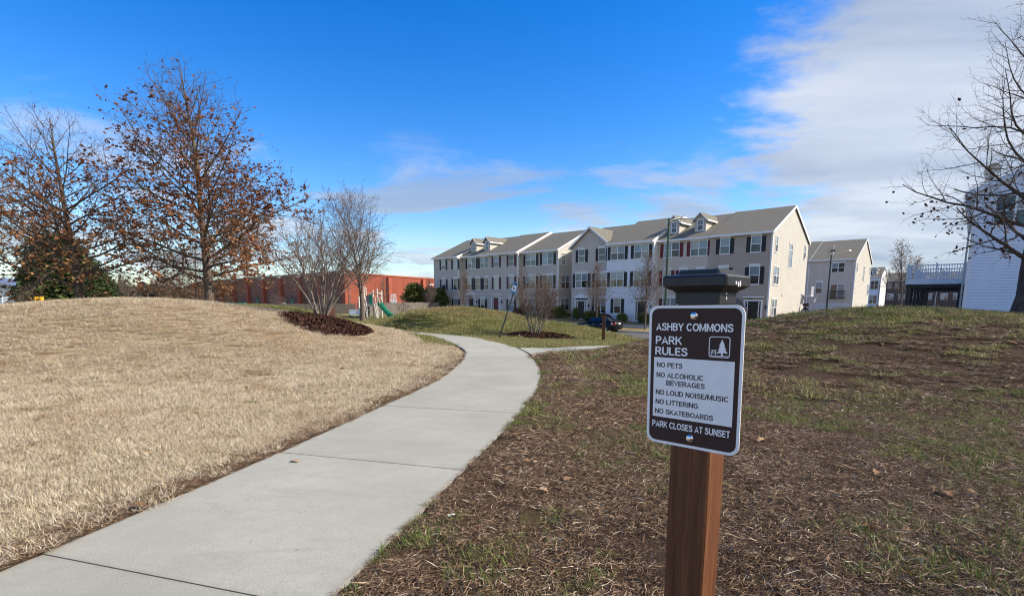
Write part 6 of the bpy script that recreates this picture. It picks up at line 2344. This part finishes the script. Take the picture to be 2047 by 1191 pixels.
nb = MB().box(-0.26, 0.26, -0.01, 0.005, 0.75, 1.45).build('board', M['sign_white'], e)
MB().tube([(0.13 * math.cos(a), -0.014, 1.15 + 0.15 * math.sin(a)) for a in np.linspace(0, 2 * math.pi, 17)], 0.02, 5, caps=False).build('ring_mark', M['tail_red'], nb)
for k, (x, lb) in enumerate([(-37.25, 'left one of two yellow barrels on the lawn crest'), (-36.85, 'right one of two yellow barrels on the lawn crest')]):
    e = empty('barrel', (x, 40.0, gz(x, 40.0)), 0, lb, 'barrel', 'yellow barrels')
    e.scale = (0.55, 0.55, 0.96)
    top_ = 1.80 - gz(x, 40.0)
    MB().lathe([(0.26, 0), (0.28, 0.1), (0.27, top_ * 0.33), (0.285, top_ * 0.36), (0.27, top_ * 0.40), (0.27, top_ * 0.68), (0.285, top_ * 0.71), (0.27, top_ * 0.75), (0.27, top_ - 0.06), (0.25, top_)], 14).build('drum', M['yellow'], e)
    MB().lathe([(0.26, top_ - 0.02), (0.26, top_ + 0.03), (0.05, top_ + 0.04)], 14).build('lid', M['yellow'], e)
e = empty('utility_pole', (-94.0, 118.0, 0), 0, 'thin utility pole on the horizon between the two big oaks', 'pole')
MB().tube([(0, 0, 0), (0, 0, 4.8)], [0.14, 0.10], 8).build('pole', M['dark_wood'], e)
MB().box(-1.1, 1.1, -0.06, 0.06, 4.3, 4.45).build('crossarm', M['dark_wood'], e)

# far wooded rise along the horizon: reads as one mass
R = np.random.default_rng(99)
nt = 420
ax = R.uniform(-330, -70, nt)
ay = R.uniform(190, 300, nt)
pos = np.stack([np.repeat(ax, 60), np.repeat(ay, 60), np.zeros(nt * 60)], 1)
hh = np.repeat(R.uniform(4, 8.5, nt), 60)
pos += np.stack([R.normal(0, 1.8, nt * 60), R.normal(0, 1.8, nt * 60), R.uniform(0.0, 1, nt * 60) ** 0.7 * hh], 1)
v, q = leaf_quads(R, pos, np.full(len(pos), 1.5), -0.8)
M['far_wood'] = veg('far_wood', [(0.0, (0.035, 0.030, 0.026)), (1.0, (0.12, 0.095, 0.08))], 0.9, 0.0)
tag(place('treeline', np_mesh('treeline', v, [q], M['far_wood'], False, np.repeat(R.uniform(0, 1, len(pos)), 6))), 'distant brown treeline along the horizon', 'treeline', kind='stuff')
# ---------------------------------------------------------------- mulch beds
MULCH += [(-6.75, 18.4, 2.9, 1.5, 2.03), (1.15, 22.85, 1.75, 1.15, -0.1)]
for (cx_, cy_, rx, ry, ro), lb in zip(MULCH, ('long bed of dark bark mulch around the crape myrtle on the straw lawn', 'round ring of dark bark mulch under the grey crape myrtle')):
    nr, na = 16, 48
    vs, fs = [], []
    a, b = math.cos(ro), math.sin(ro)
    for i in range(nr + 1):
        for k in range(na):
            f_ = i / nr
            an = 2 * math.pi * k / na
            wv = 1 + 0.06 * math.sin(3 * an + cx_) + 0.05 * math.sin(7 * an)
            px, py = rx * f_ * wv * math.cos(an), ry * f_ * wv * math.sin(an)
            x, y = cx_ + px * a - py * b, cy_ + px * b + py * a
            vs.append((x, y, 0.16 * (1 - f_ ** 2) * min(ry, 1.6) / 1.6 + 0.02 + rng.normal(0, 0.012)))
    V_ = np.array(vs)
    V_[:, 2] += ground_z(V_[:, 0], V_[:, 1])
    fs = [(i * na + k, i * na + (k + 1) % na, (i + 1) * na + (k + 1) % na, (i + 1) * na + k) for i in range(nr) for k in range(na)]
    nch = 9000 if rx > 2 else 3500
    an = rng.uniform(0, 2 * np.pi, nch)
    rr = np.sqrt(rng.uniform(0, 1.06, nch))
    px, py = rx * rr * np.cos(an), ry * rr * np.sin(an)
    x, y = cx_ + px * a - py * b, cy_ + px * b + py * a
    z = ground_z(x, y) + 0.16 * np.clip(1 - rr ** 2, 0, 1) * min(ry, 1.6) / 1.6 + 0.03
    cpos = np.stack([x, y, z], 1)
    v, q = leaf_quads(rng, cpos, np.full(nch, 0.085), 0.0)
    allv = np.concatenate([V_, v])
    allq = [np.array(fs), q + len(V_)]
    var = np.concatenate([np.full(len(V_), 0.2), np.repeat(rng.beta(1.6, 2.2, nch), 6)])
    tag(place('bark_mulch', np_mesh('bark_mulch', allv, allq, M['mulch'], False, var)), lb, 'mulch', kind='stuff')

# ---------------------------------------------------------------- lawns
straw = source('straw_patches', [blade_mesh('straw_patch', M['straw'], 300, 0.17, 0.03, 0.085, 0.0034, 28, 88, 0.55) for _ in range(6)])
thatch = source('thatch_patches', [blade_mesh('thatch_patch', M['thatch'], 320, 0.17, 0.03, 0.095, 0.0032, 62, 97, 0.55, 0.014, True) for _ in range(6)])
green = source('green_tufts', [blade_mesh('green_tuft', M['blade_green'], 60, 0.075, 0.03, 0.085, 0.0036, 10, 70, 0.4) for _ in range(5)])
mixed = source('mixed_patches', [blade_mesh('mixed_patch', M['blade_mixed'], 260, 0.20, 0.03, 0.075, 0.0050, 10, 72, 0.4) for _ in range(5)])


def put(name, src, jobs, label, cat):
    P, S = [], []
    for pts, sc in jobs:
        P.append(pts)
        S.append(sc)
    P, S = np.concatenate(P), np.concatenate(S)
    return scatter(name, src, P, rng.uniform(0, 2 * np.pi, len(P)), S, label, cat, rng.normal(0, 0.05, (len(P), 2)))


def U_(n, a, b):
    return rng.uniform(a, b, n)


def job(y0, y1, step, zone, a, b, prob=None, edge=0.05, spread=1.3):
    p, sd = spots(y0, y1, step, zone, prob, edge, spread)
    # clumps: growth is stronger in some spots than in others
    return p, U_(len(p), a, b) * (0.62 + 0.75 * vnoise(p[:, 0], p[:, 1], 1.9, 21))


# thinner and lower right at the path edge
def edge_thin(x, y, sd):
    thin = np.clip((vnoise(x, y, 0.8, 31) - 0.22) * 6, 0.35, 1)
    return np.where(sd < 0.16, 0.25, np.where(sd < 0.3, 0.7, 1.0)) * thin


put('dry_grass', straw, [job(1.0, 7.0, 0.115, 0, 0.75, 1.15, edge_thin, 0.07), job(7.0, 13.0, 0.16, 0, 0.95, 1.4, edge_thin, 0.09), job(13.0, 30.0, 0.23, 0, 1.2, 1.6, None, 0.2)],
    'pale straw coloured dormant lawn grass over the left mound', 'grass')
th_p = lambda x, y, sd: np.clip((vnoise(x, y, 1.1, 3) - 0.25) * 3.2, 0.12, 1)
put('dead_thatch', thatch, [job(1.0, 6.5, 0.105, 2, 0.7, 1.2, th_p, 0.19), job(1.0, 12.0, 0.07, 2, 0.3, 0.5, lambda x, y, sd: np.where(sd < 0.24, 0.8, 0), 0.015), job(6.5, 12.0, 0.16, 2, 1.0, 1.6, th_p, 0.24), job(12.0, 22.0, 0.28, 2, 1.6, 2.3, th_p, 0.1),
                            job(1.0, 12.0, 0.11, 0, 0.6, 0.9, lambda x, y, sd: np.where(sd < 0.30, 0.9, 0.04), 0.13), job(1.0, 13.0, 0.06, 0, 0.3, 0.55, lambda x, y, sd: np.where(sd < 0.22, 0.75, 0), 0.02)],
    'matted brown dead thatch strewn over the right mound', 'thatch')


def gp(k, th):
    return lambda x, y, sd: k * np.clip((vnoise(x, y, 0.75, 11) - th) * 6, 0, 1)


hill = lambda x, y: np.clip((ground_z(x, y, False) - 0.75) / 0.5, 0, 1)
put('green_grass', green, [job(1.0, 6.0, 0.10, 2, 0.6, 1.15, gp(0.6, 0.46), 0.02), job(6.0, 12.0, 0.15, 2, 0.9, 1.5, gp(0.75, 0.45), 0.02), job(12.0, 22.0, 0.24, 2, 1.3, 2.2, lambda x, y, sd: 0.25 + 0.5 * hill(x, y), 0.1),
                           job(1.0, 14.0, 0.13, 0, 0.5, 0.9, gp(0.34, 0.50), 0.1),
                           job(1.0, 13.0, 0.08, 2, 0.5, 0.9, lambda x, y, sd: np.where(sd < 0.10, 0.30 * (vnoise(x, y, 1.4, 5) > 0.5), 0), 0.0)],
    'green grass tufts coming up through the brown thatch', 'grass')
put('hill_grass', mixed, [job(13.0, 22.0, 0.20, 1, 1.1, 1.7, None, 0.06), job(22.0, 37.0, 0.30, 1, 1.7, 2.6, None, 0.1, 0.9), job(7.5, 21.0, 0.24, 2, 1.2, 1.8, lambda x, y, sd: 0.10 + 0.55 * hill(x, y), 0.15),
                          job(37.0, 56.0, 0.6, 1, 2.6, 3.4, lambda x, y, sd: 1.0 * (x < -5), 0.1, 0.8)],
    'green and tan winter grass over the middle mounds', 'grass')


# ---------------------------------------------------------------- fallen oak leaves
def oak_leaf(seed, L=0.12):
    R_ = np.random.default_rng(seed)
    half = [(0.0, 0.006), (0.10, 0.010), (0.22, 0.16), (0.30, 0.18), (0.34, 0.07), (0.46, 0.26), (0.56, 0.27), (0.58, 0.09), (0.72, 0.24), (0.80, 0.22), (0.80, 0.09), (0.92, 0.10), (1.0, 0.0)]
    cu, tw = R_.uniform(0.3, 1.1), R_.normal(0, 0.6)
    mid, lf, rt_ = [], [], []
    for t_, w_ in half:
        zc_ = 0.10 * math.sin(t_ * 3.1) * cu
        mid.append((t_, 0, zc_))
        lf.append((t_ + 0.04 * w_, w_, zc_ + w_ * (0.55 * cu + tw * (t_ - 0.5))))
        rt_.append((t_ + 0.04 * w_, -w_, zc_ + w_ * (0.45 * cu - tw * (t_ - 0.5))))
    n_ = len(half)
    v = np.array(mid + lf + rt_) * L
    v[:, 2] += 0.006
    q = []
    for k in range(n_ - 1):
        q.append((k, k + 1, n_ + k + 1, n_ + k))
        q.append((k + 1, k, 2 * n_ + k, 2 * n_ + k + 1))
    stem = np.array([(-0.22, 0.004, 0.02), (-0.22, -0.004, 0.02), (0, -0.006, 0.0), (0, 0.006, 0.0)]) * L
    stem[:, 2] += 0.006
    v = np.concatenate([v, stem])
    q.append((3 * n_, 3 * n_ + 1, 3 * n_ + 2, 3 * n_ + 3))
    return v, np.array(q)


leaf_me = []
for k in range(8):
    v, q = oak_leaf(k)
    leaf_me.append(np_mesh('fallen_leaf', v, [q], M['dead_leaf'], True, np.full(len(v), rng.uniform(0.15, 0.95))))
leaves_src = source('leaf_kinds', leaf_me)
lj = []
pts, sd = spots(1.6, 9.0, 0.16, 2, lambda x, y, sd: 0.02 + 0.30 * np.clip((vnoise(x, y, 0.7, 41) - 0.5) * 4, 0, 1), 0.0)
lj.append((pts + [0, 0, 0.010], U_(len(pts), 0.45, 0.95)))
pts, sd = spots(9.0, 20.0, 0.25, 2, lambda x, y, sd: 0.05 + 0.4 * np.clip((vnoise(x, y, 0.5, 43) - 0.5) * 4, 0, 1), 0.0)
lj.append((pts + [0, 0, 0.03], U_(len(pts), 0.8, 1.3)))
pts, sd = spots(2.0, 10.0, 0.22, 0, lambda x, y, sd: 0.012 + 0.12 * np.clip((vnoise(x, y, 0.6, 44) - 0.52) * 4, 0, 1), 0.0)
lj.append((pts + [0, 0, 0.030], U_(len(pts), 0.45, 0.85)))
pts, sd = spots(10.0, 24.0, 0.3, 0, lambda x, y, sd: 0.03, 0.0)
lj.append((pts + [0, 0, 0.05], U_(len(pts), 0.9, 1.4)))
pts, sd = spots(14.0, 36.0, 0.4, 1, lambda x, y, sd: 0.16, 0.0, 0.9)
lj.append((pts + [0, 0, 0.06], U_(len(pts), 0.9, 1.5)))
P = np.concatenate([j[0] for j in lj])
S = np.concatenate([j[1] for j in lj])
scatter('fallen_leaves', leaves_src, P, rng.uniform(0, 6.3, len(P)), S, 'scattered curled brown oak leaves over the lawns', 'leaves', rng.normal(0, 0.25, (len(P), 2)))
# the ones that stand out
for x, y, sc, rz, k, lb in [(-1.98, 4.55, 1.0, 2.7, 1, 'tan oak leaf lying on the concrete path near its left edge'),
                            (0.42, 3.95, 1.05, 0.9, 2, 'pale oak leaf on the brown thatch left of the sign post, the upper of two'),
                            (0.28, 3.72, 0.9, 2.2, 3, 'pale oak leaf on the brown thatch left of the sign post, the lower of two'),
                            (2.55, 5.1, 1.2, 0.4, 4, 'large pink tan oak leaf on the thatch to the right of the sign'),
                            (3.3, 3.6, 1.3, 1.4, 6, 'big pale oak leaf above the green tuft at the right edge'),
                            (-2.75, 3.45, 0.95, 0.2, 0, 'orange brown oak leaf at the grass edge near the first path joint')]:
    me = leaf_me[k].copy()
    o = place('oak_leaf', me, None, (x, y, gz(x, y) + (0.022 if path_sd(np.array([x]), np.array([y]))[0] > 0 else 0.068)), (0, 0, rz), (sc,) * 3)
    tag(o, lb, 'leaf', 'fallen oak leaves that stand out')
# scrap of white paper by the path
x, y = -0.42, 3.32
mb = MB()
R = np.random.default_rng(3)
gzs = R.uniform(0.004, 0.022, (4, 5))
mb.add([(-0.04 + 0.02 * i + R.normal(0, 0.003), -0.018 + 0.012 * j + R.normal(0, 0.003), gzs[j, i]) for j in range(4) for i in range(5)], [(j * 5 + i, j * 5 + i + 1, j * 5 + i + 6, j * 5 + i + 5) for j in range(3) for i in range(4)])
o = mb.build('paper_scrap', M['sign_white'], None, (x, y, gz(x, y) + 0.012), (0, 0, 0.5))
o.scale = (0.6, 0.6, 0.6)
tag(o, 'crumpled scrap of white paper on the thatch beside the path', 'litter')
o = MB().tube([(-0.22, 0, 0.02), (-0.05, 0.05, 0.03), (0.1, 0.02, 0.035), (0.24, 0.05, 0.02)], [0.006, 0.008, 0.007, 0.003], 6).build('dry_twig', M['dead_leaf'], None, (1.75, 7.35, gz(1.75, 7.35) + 0.02), (0, 0, 0.25))
tag(o, 'pale dry twig lying on the thatch left of the sign panel', 'twig')
